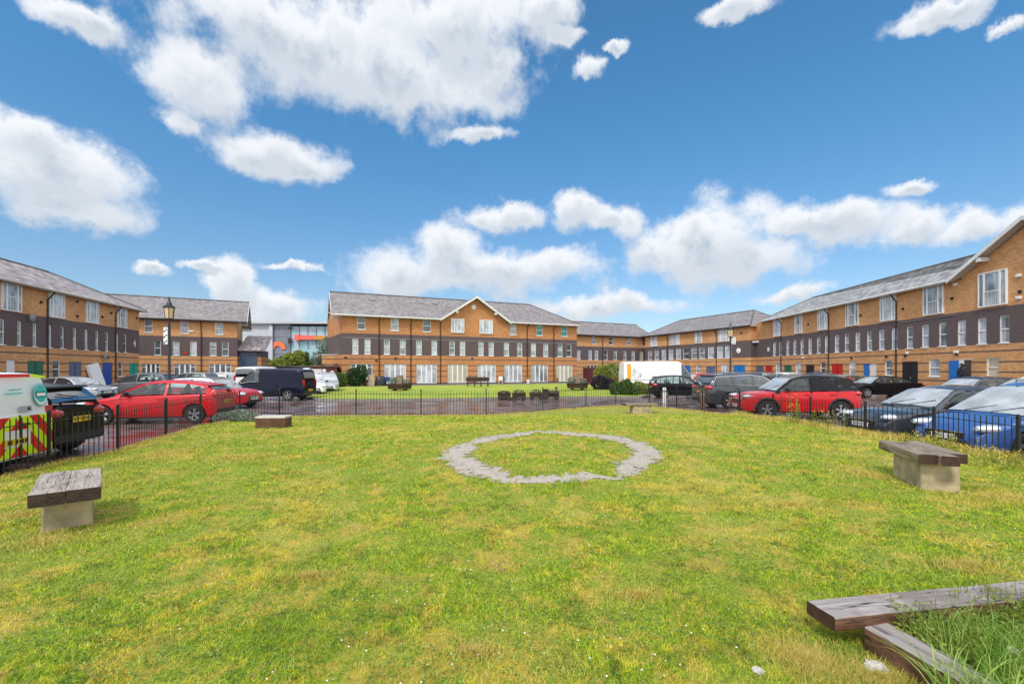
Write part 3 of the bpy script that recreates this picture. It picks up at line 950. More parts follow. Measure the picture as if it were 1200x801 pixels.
for (a, b, gl) in ((z3(232), z3(380), 'p_dark'), (z3(460), z3(605), 'p_curtain'), (z3(675), z3(812), 'p_curtain'), (z3(885), z3(1018), 'p_cream'),
                   (z4(55), z4(178), 'p_curtain'), (z4(235), z4(355), 'p_curtain'), (z4(415), z4(527), 'p_mid'), (z4(583), z4(692), 'p_cream')):
    wins.append((a, b, .28, 2.5, 'french', gl))
FC = terrace('red brick terrace with round gable vent and eight french windows behind the far green',
             PX(401, 49.35), PX(676, 61.5), D=10, ze=7.85, zr=11.0, left='gable', right='hip', brick='brick_c', mt='tile', wins=wins,
             pipes=[z3(425), z3(637), z3(835), z4(387), z4(565)], gables=[(519, 593, 10.75)], go=1.1, hipin=4.6, rear_left_dx=-1.13)
r = FC.root
v = MB(); v.lathe([(0, 0), (.28, 0), (.3, -.03), (.3, -.06), (0, -.08)], n=20, c=(FC.u(555), -.013, 9.45), axis='y', cap=False); v.build('gable_vent', M['whitewood'], r)
b = MB(); b.box(0, FC.L, -.035, -.002, 5.32, 5.39); b.build('string_course', M['dish'], r)
for q, z in ((z3(200), 3.2), (z3(405), 2.9), (z3(535), 3.15)): alarm_box(r, FC.u(q), z, 'pipe')
alarm_box(r, FC.u(z3(1048)), 3.25, 'd_navy')
# rooflights on the slate
for q in (405, 750, 850):
    px = z3(q); u_ = FC.u(px); zz = 10.1; y_ = (zz-7.85)/3.15*5.5-.5
    s = MB(); s.hexa([(u_-.3, y_-.25, zz-.1), (u_+.3, y_-.25, zz-.1), (u_+.3, y_+.2, zz+.15), (u_-.3, y_+.2, zz+.15),
                      (u_-.3, y_-.25, zz+.06), (u_+.3, y_-.25, zz+.06), (u_+.3, y_+.2, zz+.31), (u_-.3, y_+.2, zz+.31)])
    s.build('roof_vent', M['dish'], r)
# end wall windows + lean-to balcony on its left end
ew = MB(); ew.box(-.03, -.003, 1.5, 2.1, 3.6, 5.2); ew.build('window', M['white'], r)

# --- right terrace
PR0 = PX(895, 59.4); PR1 = PX(1200, 27.5); dR = (PR1-PR0).normalized(); PR1e = PR1 + dR*13
z6 = lambda v: 880 + v/3.64
wins = []
for (c, w, g_) in ((115, 31, 'p_curtain'), (205, 30, 'p_mid'), (309, 42, 'p_curtain'), (435, 54, 'p_mid'), (588, 66, 'p_curtain'), (782, 86, 'p_mid')):
    wins.append((z6(c-w/2), z6(c+w/2), 5.95, 8.08, 'bay', g_))
wins.append((z6(975), z6(1097), 5.95, 8.2, 'bay', 'p_mid'))
mm = [100,126,157,187,218,252,289,323,366,409,455,505,557,612,677,743,817,898,985,1080]
for i, c in enumerate(mm):
    px = z6(c); hw = .31*FPX*31.6/(FPX*31.6/(px-600))**2
    wins.append((px-hw, px+hw, MZ[0], MZ[1], 'sash', ['p_curtain','p_mid','p_curtain','p_curtain','p_mid'][i % 5]))
for (a, b, g_) in ((105,128,'p_curtain'), (190,213,'p_curtain'), (295,318,'p_dark'), (418,445,'p_curtain'), (570,602,'p_mid'), (757,805,'p_curtain'), (1003,1057,'p_cream')):
    wins.append((z6(a), z6(b), 1.35, 2.65, 'casement' if b-a > 60 else 'sash', g_))
doors = [(z6(20), z6(54), .15, 2.4, 'd_greyblue', 'grey ground floor door'), (z6(60), z6(92), .15, 2.4, 'd_red', 'small red door'),
         (z6(140), z6(173), .15, 2.4, 'd_green', 'green door'), (z6(233), z6(270), .15, 2.4, 'd_black', 'dark door with pale notices'),
         (z6(342), z6(392), .15, 2.45, 'd_red', 'wide red door'), (z6(477), z6(505), .15, 2.4, 'd_blue', 'blue door leaf'), (z6(506), z6(535), .15, 2.4, 'd_white', 'white door leaf'),
         (z6(642), z6(712), .15, 2.5, 'd_black', 'black double door with pale fittings')]
FR = terrace('long right-hand brick terrace with white juliet windows and red, green, blue and black doors',
             PR0, PR1e, D=9.2, ze=8.2, zr=10.75, left='hip', right='gable', mt='tile_r', wins=wins, doors=doors, pipes=[z6(130), z6(333), z6(622)],
             gables=[(1127, 1330, 11.0)], hipin=4, hipin_l=2.6)
r = FR.root
# open doorway with blue leaf folded to the left
u0, u1, u2 = FR.u(z6(850)), FR.u(z6(893)), FR.u(z6(940))
for (a, b, col, nm) in ((u0, u1, 'd_blue', 'open blue door leaf'), (u1+.005, u1+(u2-u1)*.38, 'd_white', 'open white inner door')):
    d = MB(); d.box(a, b, -.09, -.003, .15, 2.5); d.box(a+.1, b-.1, -.105, -.091, .4, 1.2); d.box(a+.1, b-.1, -.105, -.091, 1.35, 2.35)
    o = d.build('door', M[col], r); o['label'] = nm
M['hall'] = mat('hallway_shade_colour', (.06, .05, .045), .8)
d = MB(); d.box(u1+(u2-u1)*.39, u2, -.02, -.003, .15, 2.5); d.build('doorway', M['hall'], r)  # flat dark sheet on the wall in place of the shaded hallway
d = MB(); d.box(u1-.1, u2+.1, -.9, -.11, .112, .5); d.build('door_step', M['pave'], r)
d = MB(); d.box(u1-.1, u2+.1, -.05, -.003, 2.51, 2.6); d.build('door_lintel', M['soffit'], r)
for c, z in ((152, 4.9), ): pass
for q, z in ((860, 6.9), (470, 6.8), (245, 6.8), (650, 6.75), (1150, 6.6), (880, 2.95), (430, 2.95), (580, 2.95), (660, 2.95)):
    alarm_box(r, FR.u(z6(q)), z, 'pipe', .16)
for q, z in ((875, 7.85), (605, 7.85), (1145, 7.6), (1145, 6.25)): alarm_box(r, FR.u(z6(q)), z, 'white', .28)
alarm_box(r, FR.u(z6(668)), 3.2, 'white', .2); alarm_box(r, FR.u(z6(222)), 3.2, 'white', .25); alarm_box(r, FR.u(z6(878)), 3.1, 'white', .3)
b = MB(); b.tube((FR.u(z6(640)), -.03, 5.65), (FR.u(z6(878)), -.03, 5.72), .025); b.build('cable', M['dish'], r)
s = MB(); xx = FR.u(z6(75)); s.box(xx-.2, xx+.2, -.05, -.003, 4.2, 4.7); s.build('wall_sign', M['white'], r)
for c in (677, 350): satellite_dish(r, FR.u(z6(c)) + .4, 3.0) if c == 0 else None

# --- block behind on the right
z8 = lambda v: 740 + v/7.5
wins = []
for (a, b, g_) in ((170, 225, 'p_curtain'), (342, 425, 'p_curtain'), (562, 622, 'p_mid'), (770, 858, 'p_curtain')): wins.append((z8(a), z8(b), 5.9, 7.72, 'bay', g_))
for i, c in enumerate((163, 222, 285, 347, 413, 478, 551, 621, 698, 778, 850)): wins.append((z8(c)-2.1-.0022*c, z8(c)+2.1+.0022*c, MZ[0], MZ[1], 'sash', ['p_mid','p_mid','p_curtain','p_curtain','p_curtain','p_dark'][i % 6]))
wins += [(z8(567), z8(607), 1.3, 2.6, 'sash', 'p_mid'), (z8(790), z8(850), 1.2, 2.6, 'casement', 'p_curtain')]
doors = [(z8(445), z8(520), .15, 2.5, 'd_blue', 'blue double door beside the white van'), (z8(895), z8(998), .15, 2.5, 'd_blue', 'bright blue double door'), (z8(655), z8(735), .15, 2.4, 'd_greyblue', 'dark recessed door')]
PB0 = PX(756, 81.5); PB1 = PX(880, 61.3)
FB = terrace('brick block with round pale wall lamp, right behind the large white van', PB0, PB1, D=9.5, ze=7.85, zr=10.5,
             left='hip', right='hip', mt='tile', wins=wins, doors=doors, pipes=[z8(320), z8(748)], hipin=3.4, guttercol='pipe')
r = FB.root
s = MB(); s.lathe([(0, 0), (.34, 0), (.36, -.05), (0, -.1)], n=20, c=(FB.u(z8(943)), -.003, 4.5), axis='y', cap=False); s.build('round_wall_lamp', M['white'], r)
alarm_box(r, FB.u(z8(968)), 6.9, 'pipe')
# --- far block beyond
z9 = lambda v: 550 + v/5.72
z5 = lambda v: 660 + v/5
PA = Vector((8.2, 75.9)); PB_ = PX(764, 84.5)
wins = W([696, 716, 737, 755.5], 4.6, 6.25, 7.65, 'sash', ['p_curtain', 'p_dark', 'p_mid', 'p_dark'])
wins += W([678.2, 691.6, 699, 710, 721, 732, 742, 751.6], 4.2, MZ[0], MZ[1], 'sash', ['p_curtain', 'p_curtain', 'p_curtain', 'p_dark', 'p_mid', 'p_mid', 'p_curtain', 'p_cream'])
wins += [(688, 704, 1.4, 2.6, 'four', 'p_dark'), (711, 723, .9, 2.6, 'four', 'p_mid')]
FF = terrace('distant link terrace between the central terrace and the block behind the white van', PA, PB_, D=9.5, ze=7.85, zr=10.6, left='gable', right='gable', mt='tile', wins=wins, pipes=[706], guttercol='pipe')

# --- left terrace
PL1 = PX(163, 46.75); PL0 = PX(0, 30.6); dL = (PL1-PL0).normalized(); PL0e = PL0 - dL*12
z1 = lambda v: v/5.005
wins = []
for (a, b, g_) in ((0, 118, 'p_mid'), (282, 372, 'p_curtain'), (502, 572, 'p_curtain'), (685, 738, 'p_mid')): wins.append((z1(a) if a else .5, z1(b), 5.9, 7.78, 'bay', g_))
for i, c in enumerate((15, 115, 205, 293, 367, 440, 507, 570, 628, 687, 735)):
    hw = 2.9 - .0017*c
    wins.append((z1(c)-hw, z1(c)+hw, MZ[0], MZ[1], 'sash', ['p_mid','p_mid','p_mid','p_curtain','p_dark','p_mid'][i % 6]))
wins += [(z1(308), z1(355), 1.2, 2.6, 'sash', 'p_dark'), (z1(695), z1(722), 1.2, 2.6, 'sash', 'p_dark')]
doors = [(z1(38), z1(92), .15, 2.55, 'd_white', 'white framed door'), (z1(162), z1(258), .15, 2.5, 'd_green', 'green double door'), (z1(405), z1(480), .15, 2.5, 'd_greyblue', 'grey blue double door'),
         (z1(600), z1(660), .15, 2.5, 'd_navy', 'royal blue door'), (z1(760), z1(812), .15, 2.5, 'd_teal', 'teal green door')]
FL = terrace('left-hand brick terrace with mottled roof and green, grey-blue, royal blue and teal doors', PL0e, PL1, D=9.2, ze=7.95, zr=10.6,
             left='gable', right='hip', mt='tile_l', wins=wins, doors=doors, pipes=[z1(275), z1(675)], hipin=5.0, guttercol='soffit')
r = FL.root
satellite_dish(r, FL.u(z1(160)), 5.6)
satellite_dish(r, FL.u(z1(595)), 3.05)
for q, z in ((237, 6.9), (450, 7.5), (650, 7.1), (800, 7.1), (450, 6.3), (598, 6.6), (632, 3.0)): alarm_box(r, FL.u(z1(q)), z, 'pipe', .18)
s = MB()
xm = FL.u(z1(783))
for k in range(12):
    a0 = -pi/2 + pi*k/12; a1 = -pi/2 + pi*(k+1)/12
    s.face([(xm+.25*cos(a0), -.06, 4.5+.4*sin(a0)), (xm+.25*cos(a1), -.06, 4.5+.4*sin(a1)), (xm+.08*cos(a1), -.06, 4.5+.36*sin(a1)), (xm+.08*cos(a0), -.06, 4.5+.36*sin(a0))])
s.box(xm+.0, xm+.1, -.055, -.003, 4.4, 4.6)
s.build('crescent_wall_lamp', M['white'], r)

# --- back left terrace
z2 = lambda v: 150 + v/4.8
PK0 = PX(165, 52.8); PK1 = PX(278, 57.2); dK = (PK1-PK0).normalized()
wins = W([z2(115), z2(318), z2(512)], 9.6, 6.2, 7.68, 'sash', ['p_mid', 'p_mid', 'p_mid'])
wins += W([z2(167), z2(270), z2(368), z2(478), z2(547)], 7.8, MZ[0], MZ[1], 'sash', ['p_dark', 'p_mid', 'p_curtain', 'p_mid', 'p_dark'])
wins += [(z2(76), z2(180), .3, 2.55, 'french', 'p_dark'), (z2(258), z2(380), .3, 2.55, 'french', 'p_dark'), (z2(455), z2(580), .3, 2.55, 'french', 'p_dark')]
FK = terrace('back left brick terrace with dark band, a black lamp post in front of it', PK0 - dK*4, PK1, D=9.8, ze=7.9, zr=11.0, left='gable', right='gable', mt='tile', wins=wins,
             pipes=[z2(412)], go=1.1, guttercol='pipe')
r = FK.root
s = MB(); xx = FK.u(z2(325)); s.face([(xx-.22, -.03, 3.7), (xx+.22, -.03, 3.7), (xx, -.03, 4.25)]); s.box(xx-.1, xx+.1, -.029, -.003, 3.75, 3.95); s.build('red_wall_sign', M['d_red'], r)
alarm_box(r, FK.u(z2(355)), 6.5, 'white', .5)
# lean-to annex
AX = PX(279, 58.0); BX = PX(306, 58.9)
root = empty('annex', (AX.x, AX.y, 0), atan2(BX.y-AX.y, BX.x-AX.x), 'low annex with mossy lean-to roof at the end of the back left terrace', 'building')
La = (BX-AX).length
m = MB(); m.box(.01, La, 0, 6, 0, 4.4); m.build('wall', M['brick_c'], root)
m = MB(); m.hexa([(.0, -.5, 4.25), (La+.5, -.5, 4.25), (La+.5, 6, 6.4), (.0, 6, 6.4), (.0, -.5, 4.45), (La+.5, -.5, 4.45), (La+.5, 6, 6.6), (.0, 6, 6.6)]); m.build('roof', M['tile_l'], root)
M['annexdoor'] = mat('slate_blue_paint', (.05, .085, .15), .4, noise=.3, nscale=2)
m = MB(); m.box(.2, La-.5, -.05, -.003, .1, 4.1)
for k in range(5): m.box(.2+k*(La-.7)/4-.03, .2+k*(La-.7)/4+.03, -.07, -.051, .1, 4.1)
m.build('door', M['annexdoor'], root)

# --- dark link between block and right terrace
LA = PX(880.5, 61.6); LB = PX(896, 60.2)
root = empty('link_building', (LA.x, LA.y, 0), atan2(LB.y-LA.y, LB.x-LA.x), 'recessed dark brick link with a pale canopy between the right-hand terrace and the block behind', 'building')
Ll = (LB-LA).length
m = MB(); wall_panel(m, 0, Ll+.2, 0, 8.0, [(.5, 1.1, 3.6, 5.3), (Ll-.6, Ll-.1, 3.6, 5.3)], y=.8)
m.face([(0, .8, 8.0), (Ll+.2, .8, 8.0), (Ll+.2, 6, 8.0), (0, 6, 8.0)]); m.box(0, Ll, 1.2, 6, 0, 7.99)
m.build('wall', M['darkbrick'], root)
for (a, b) in ((.5, 1.1), (Ll-.6, Ll-.1)): window(root, a, b, 3.6, 5.3, 'sash', 'p_mid', y=.87, sill=False)
m = MB(); m.box(-.2, Ll+.1, -.1, .79, 5.5, 5.68); m.build('canopy', M['whitewood'], root)
m = MB(); m.box(.3, Ll-.3, .72, .797, 0, 2.5); m.build('door', M['d_greyblue'], root)

# --- brown store on the end of the central terrace with hanging balcony wall
f0 = Vector((-21.2, 50.2))
root = empty('brick_store', (-21.4, 48.4, 0), FC.rz, 'small red brown brick store with a white door and two round white plaques', 'shed')
M['redbrick'] = brick_mat('dark_red_brick', (.17, .045, .025), (.24, .07, .035), (.1, .03, .02), 90, 91, ())
M['felt'] = mat('brown_felt_roof', (.15, .10, .065), .8, noise=.4, nscale=2)
m = MB(); m.box(0, 2.6, 0, 3, 0, 2.15); m.build('wall', M['redbrick'], root)
m = MB(); m.box(-.2, 2.8, -.2, 3.2, 2.153, 2.36); m.build('roof', M['felt'], root)
m = MB(); m.box(.0+.05, 1.05, -.05, -.003, 0, 1.95); m.build('door', M['d_white'], root)
for x_, z_ in ((1.3, 1.75), (2.1, 1.55)):
    m = MB(); m.lathe([(0, 0), (.2, 0), (.2, -.05), (0, -.06)], n=16, c=(x_, -.003, z_), axis='y', cap=False); m.build('plaque', M['white'], root)
# balcony over the store
root = empty('balcony', (-20.6, 51.0, 0), FC.rz, 'brick balcony box on the left end of the central terrace above the brown store', 'balcony')
m = MB(); m.box(-.6, 2.3, 0, 2.4, 2.5, 3.5); m.build('parapet', M['brick'], root)
m = MB(); m.box(-.7, 2.4, -.06, 2.5, 3.503, 3.58); m.build('coping', M['whitewood'], root)

# --- distant modern building
root = empty('office_block', (0, 0, 0), 0, 'distant grey and glass office block with an orange arch sign', 'building')
Yf = 130; k = Yf / FPX
def fx(px): return (px-CX)*k
def fz(py): return CAMZ + (HY-py)*k
M['cladgrey'] = mat('pale_grey_cladding', (.50, .51, .56), .5, noise=.15, nscale=.3)
M['claddark'] = mat('dark_grey_cladding', (.20, .22, .26), .35, noise=.3, nscale=.4)
g = NT('curtain_wall_glass')
br = g.n('ShaderNodeTexBrick'); sx = g.n('ShaderNodeSeparateXYZ'); g.l(g.obj, sx.inputs[0]); cb = g.n('ShaderNodeCombineXYZ'); g.l(sx.outputs[0], cb.inputs[0]); g.l(sx.outputs[2], cb.inputs[1]); g.l(cb.outputs[0], br.inputs['Vector'])
br.offset = 0; br.inputs['Scale'].default_value = 1; br.inputs['Brick Width'].default_value = 1.6; br.inputs['Row Height'].default_value = 1.5; br.inputs['Mortar Size'].default_value = .05
br.inputs['Color1'].default_value = (.20, .42, .46, 1); br.inputs['Color2'].default_value = (.38, .50, .60, 1); br.inputs['Mortar'].default_value = (.45, .47, .5, 1)
M['curtain'] = g.set(Base_Color=br.outputs['Color'], Roughness=.15)
m = MB(); m.box(fx(286), fx(318), Yf, Yf+20, 0, fz(379)); m.box(fx(318)-.4, fx(318)+.6, Yf-.6, Yf-.01, 0, fz(381)); m.build('wall', M['cladgrey'], root)
m = MB(); m.box(fx(318)+.65, fx(340), Yf+.1, Yf+20, 0, fz(380)); 
for q in range(5): m.box(fx(318)+.65, fx(340), Yf, Yf+.09, 4+q*2.4, 4.15+q*2.4)
m.build('dark_panel', M['claddark'], root)
m = MB(); m.box(fx(340)+.01, fx(420), Yf+.5, Yf+20, 0, fz(382)); m.build('glazed_front', M['curtain'], root)
m = MB(); m.box(fx(284), fx(420), Yf-1.2, Yf+21, fz(379.5), fz(377)); m.build('roof', M['cladgrey'], root)
M['orange'] = mat('orange_sign_face', (.85, .16, .05), .4)
m = MB(); xm, zm = fx(325.8), fz(409)
for q in range(16):
    a0, a1 = pi*q/16, pi*(q+1)/16
    P = lambda r_, a, y_: (xm + r_*cos(a), y_, zm + r_*sin(a))
    r0, r1 = 1.0, 2.25
    m.hexa([P(r0, a0, Yf-.2), P(r1, a0, Yf-.2), P(r1, a0, Yf-.01), P(r0, a0, Yf-.01), P(r0, a1, Yf-.2), P(r1, a1, Yf-.2), P(r1, a1, Yf-.01), P(r0, a1, Yf-.01)])
m.build('arch_sign', M['orange'], root)
M['pink'] = mat('coral_beam_paint', (.75, .13, .10), .5)
M['ochre'] = mat('ochre_beam_paint', (.55, .22, .03), .5)
m = MB(); m.box(fx(346.5), fx(352), Yf-.8, Yf+.45, fz(399), fz(392)); m.box(fx(352)+.01, fx(369), Yf-.7, Yf+.45, fz(398), fz(393)); m.build('beam', M['pink'], root)
m = MB(); m.box(fx(369)+.02, fx(395), Yf-.7, Yf+.45, fz(398), fz(393.5)); m.build('beam', M['ochre'], root)
m = MB(); m.box(fx(338), fx(342), Yf-.3, Yf-.02, fz(402), fz(396)); m.box(fx(338), fx(342), Yf-.3, Yf-.02, fz(385), fz(383)); m.build('wall_unit', M['pipe'], root)
for q in range(4):
    m = MB(); m.box(fx(350+q*10)-.06, fx(350+q*10)+.06, Yf+.3, Yf+.49, fz(408), fz(382)); m.build('mullion', M['claddark'], root)

# --- footways
def strip(F, d0, d1, x0, x1, name, z=.11):
    n_ = Vector((F.d.y, -F.d.x)); a = F.A + F.d*x0; b = F.A + F.d*x1
    P = [a + n_*d0, b + n_*d0, b + n_*d1, a + n_*d1]
    m = MB(); m.hexa([(p.x, p.y, -.03) for p in (P[0], P[3], P[2], P[1])] + [(p.x, p.y, z) for p in (P[0], P[3], P[2], P[1])])
    tag(m.build(name, M['pave']), kind='structure')
strip(FR, -.02, 2.2, 0, FR.L, 'pavement'); strip(FL, -.02, 2.2, 0, FL.L, 'pavement'); strip(FB, -.02, 2.2, 0, FB.L, 'pavement')
strip(FC, -.02, 1.5, -1, FC.L, 'pavement', .14)
# ------------------------------------------------------------------ vehicles
M['tyre'] = mat('tyre_rubber', (.018, .018, .018), .8)
M['rim'] = mat('alloy_rim', (.55, .56, .58), .3, metal=.8)
M['rimdark'] = mat('dark_alloy_rim', (.22, .22, .24), .35, metal=.8)
M['under'] = mat('dark_underbody', (.012, .012, .012), .8)
M['trim'] = mat('black_plastic_trim', (.02, .02, .022), .55)
M['shut'] = mat('panel_gap', (.006, .006, .006), .9)
M['chrome'] = mat('chrome', (.75, .75, .77), .12, metal=1)
M['_cg_unused'] = mat('car_window_glass', (.05, .10, .105), .06, spec=.8, coat=.5)
M['_tint_unused'] = mat('tinted_car_glass', (.008, .009, .012), .05, spec=.5, coat=.1)
M['_sc_unused'] = mat('windscreen_painted_sky_sheen', (.47, .51, .54), .25, spec=.8, coat=.6, noise=.22, nscale=2.5)  # unassigned; pale base colour painted as mirrored sky
def glassmat(name, tint, diff, dcol, spec_r=.03, nz=0):
    m = bpy.data.materials.new(name); m.use_nodes = True; nt = m.node_tree; nt.nodes.clear()
    N_ = nt.nodes.new; L_ = nt.links.new
    out = N_('ShaderNodeOutputMaterial'); tr = N_('ShaderNodeBsdfTransparent'); tr.inputs[0].default_value = (*tint, 1)
    di = N_('ShaderNodeBsdfDiffuse'); di.inputs[0].default_value = (*dcol, 1)
    mx = N_('ShaderNodeMixShader'); mx.inputs[0].default_value = diff
    if nz:
        tc_ = N_('ShaderNodeTexCoord'); no = N_('ShaderNodeTexNoise'); no.inputs['Scale'].default_value = 2.2; no.inputs['Detail'].default_value = 5
        mr_ = N_('ShaderNodeMapRange'); mr_.inputs[1].default_value = .3; mr_.inputs[2].default_value = .7; mr_.inputs[3].default_value = diff-nz; mr_.inputs[4].default_value = diff+nz
        L_(tc_.outputs['Object'], no.inputs['Vector']); L_(no.outputs['Fac'], mr_.inputs[0]); L_(mr_.outputs[0], mx.inputs[0])
    L_(tr.outputs[0], mx.inputs[1]); L_(di.outputs[0], mx.inputs[2])
    gl_ = N_('ShaderNodeBsdfGlossy'); gl_.inputs['Roughness'].default_value = spec_r
    if 'tint' in name or 'rear' in name: gl_.inputs['Color'].default_value = (.42, .40, .38, 1)
    fr = N_('ShaderNodeFresnel'); fr.inputs['IOR'].default_value = 1.6
    m2_ = N_('ShaderNodeMixShader'); L_(fr.outputs[0], m2_.inputs[0]); L_(mx.outputs[0], m2_.inputs[1]); L_(gl_.outputs[0], m2_.inputs[2]); L_(m2_.outputs[0], out.inputs[0])
    return m
M['carglass'] = glassmat('car_window_glass', (.62, .74, .73), .10, (.25, .32, .33))
M['tintglass'] = glassmat('tinted_car_glass', (.12, .13, .15), .25, (.02, .02, .03))
M['screen'] = glassmat('windscreen_painted_sky_sheen', (.6, .65, .66), .62, (.62, .66, .69), .12, .18)  # pale diffuse layer stands in for sky mirrored in the windscreen
M['rearscreen'] = glassmat('wet_rear_screen', (.5, .55, .56), .45, (.30, .33, .35), .35, .1)  # pale grey diffuse layer stands in for reflected cloud
M['interior'] = mat('dark_grey_upholstery', (.035, .035, .04), .8)
M['lamp'] = mat('headlamp_lens', (.62, .66, .68), .08, metal=.35, coat=1.0)
M['red_lens'] = mat('red_lamp_lens', (.45, .01, .01), .12, coat=1.0)
M['plate_y'] = mat('yellow_plate', (.75, .50, .02), .4)
M['plate_w'] = mat('white_plate', (.72, .72, .68), .4)
M['plate_k'] = mat('plate_black', (.02, .02, .02), .5)
def paint(name, c, metal=.0, rough=.28):
    g = NT(name)
    g.set(Base_Color=c, Metallic=metal, Roughness=g.math('ADD', rough, g.math('MULTIPLY', g.noise(60, 3), .12)), Coat_Weight=(1.0 if name.startswith(('royal', 'dark_grey', 'silver')) else .45 if max(c) > .1 else .22), Specular_IOR_Level=(.25 if max(c) > .1 else .12))
    g.b.inputs['Coat Roughness'].default_value = .06
    geo = g.n('ShaderNodeNewGeometry'); li = g.n('ShaderNodeBsdfDiffuse'); li.inputs[0].default_value = (.16, .155, .15, 1)
    ms = g.n('ShaderNodeMixShader'); g.l(geo.outputs['Backfacing'], ms.inputs[0]); g.l(g.b.outputs[0], ms.inputs[1]); g.l(li.outputs[0], ms.inputs[2])
    g.l(ms.outputs[0], g.nt.nodes['Material Output'].inputs[0])
    return g.m
PAINT = dict(red=paint('glossy_red_paint', (.52, .008, .012)), red2=paint('deep_red_paint', (.50, .01, .02)), black=paint('black_paint', (.006, .006, .008), 0, .2), navy=paint('dark_navy_paint', (.004, .005, .022), 0, .2),
             silver=paint('silver_paint', (.46, .47, .49), .5), grey=paint('grey_metallic_paint', (.20, .20, .23), .5), white=paint('white_vehicle_paint', (.72, .73, .74), 0, .35),
             blue=paint('royal_blue_paint', (.05, .13, .37), .35), dgrey=paint('dark_grey_paint', (.05, .055, .065), .35), slate=paint('slate_blue_paint', (.05, .08, .16), .3),
             tan=paint('pale_bronze_paint', (.34, .30, .26), .4))

def interp(pr, x):
    if x <= pr[0][0]: return pr[0][1]
    for (a, b) in zip(pr, pr[1:]):
        if x <= b[0]:
            t = (x - a[0]) / (b[0] - a[0]) if b[0] > a[0] else 1
            return a[1] + (b[1] - a[1]) * t
    return pr[-1][1]

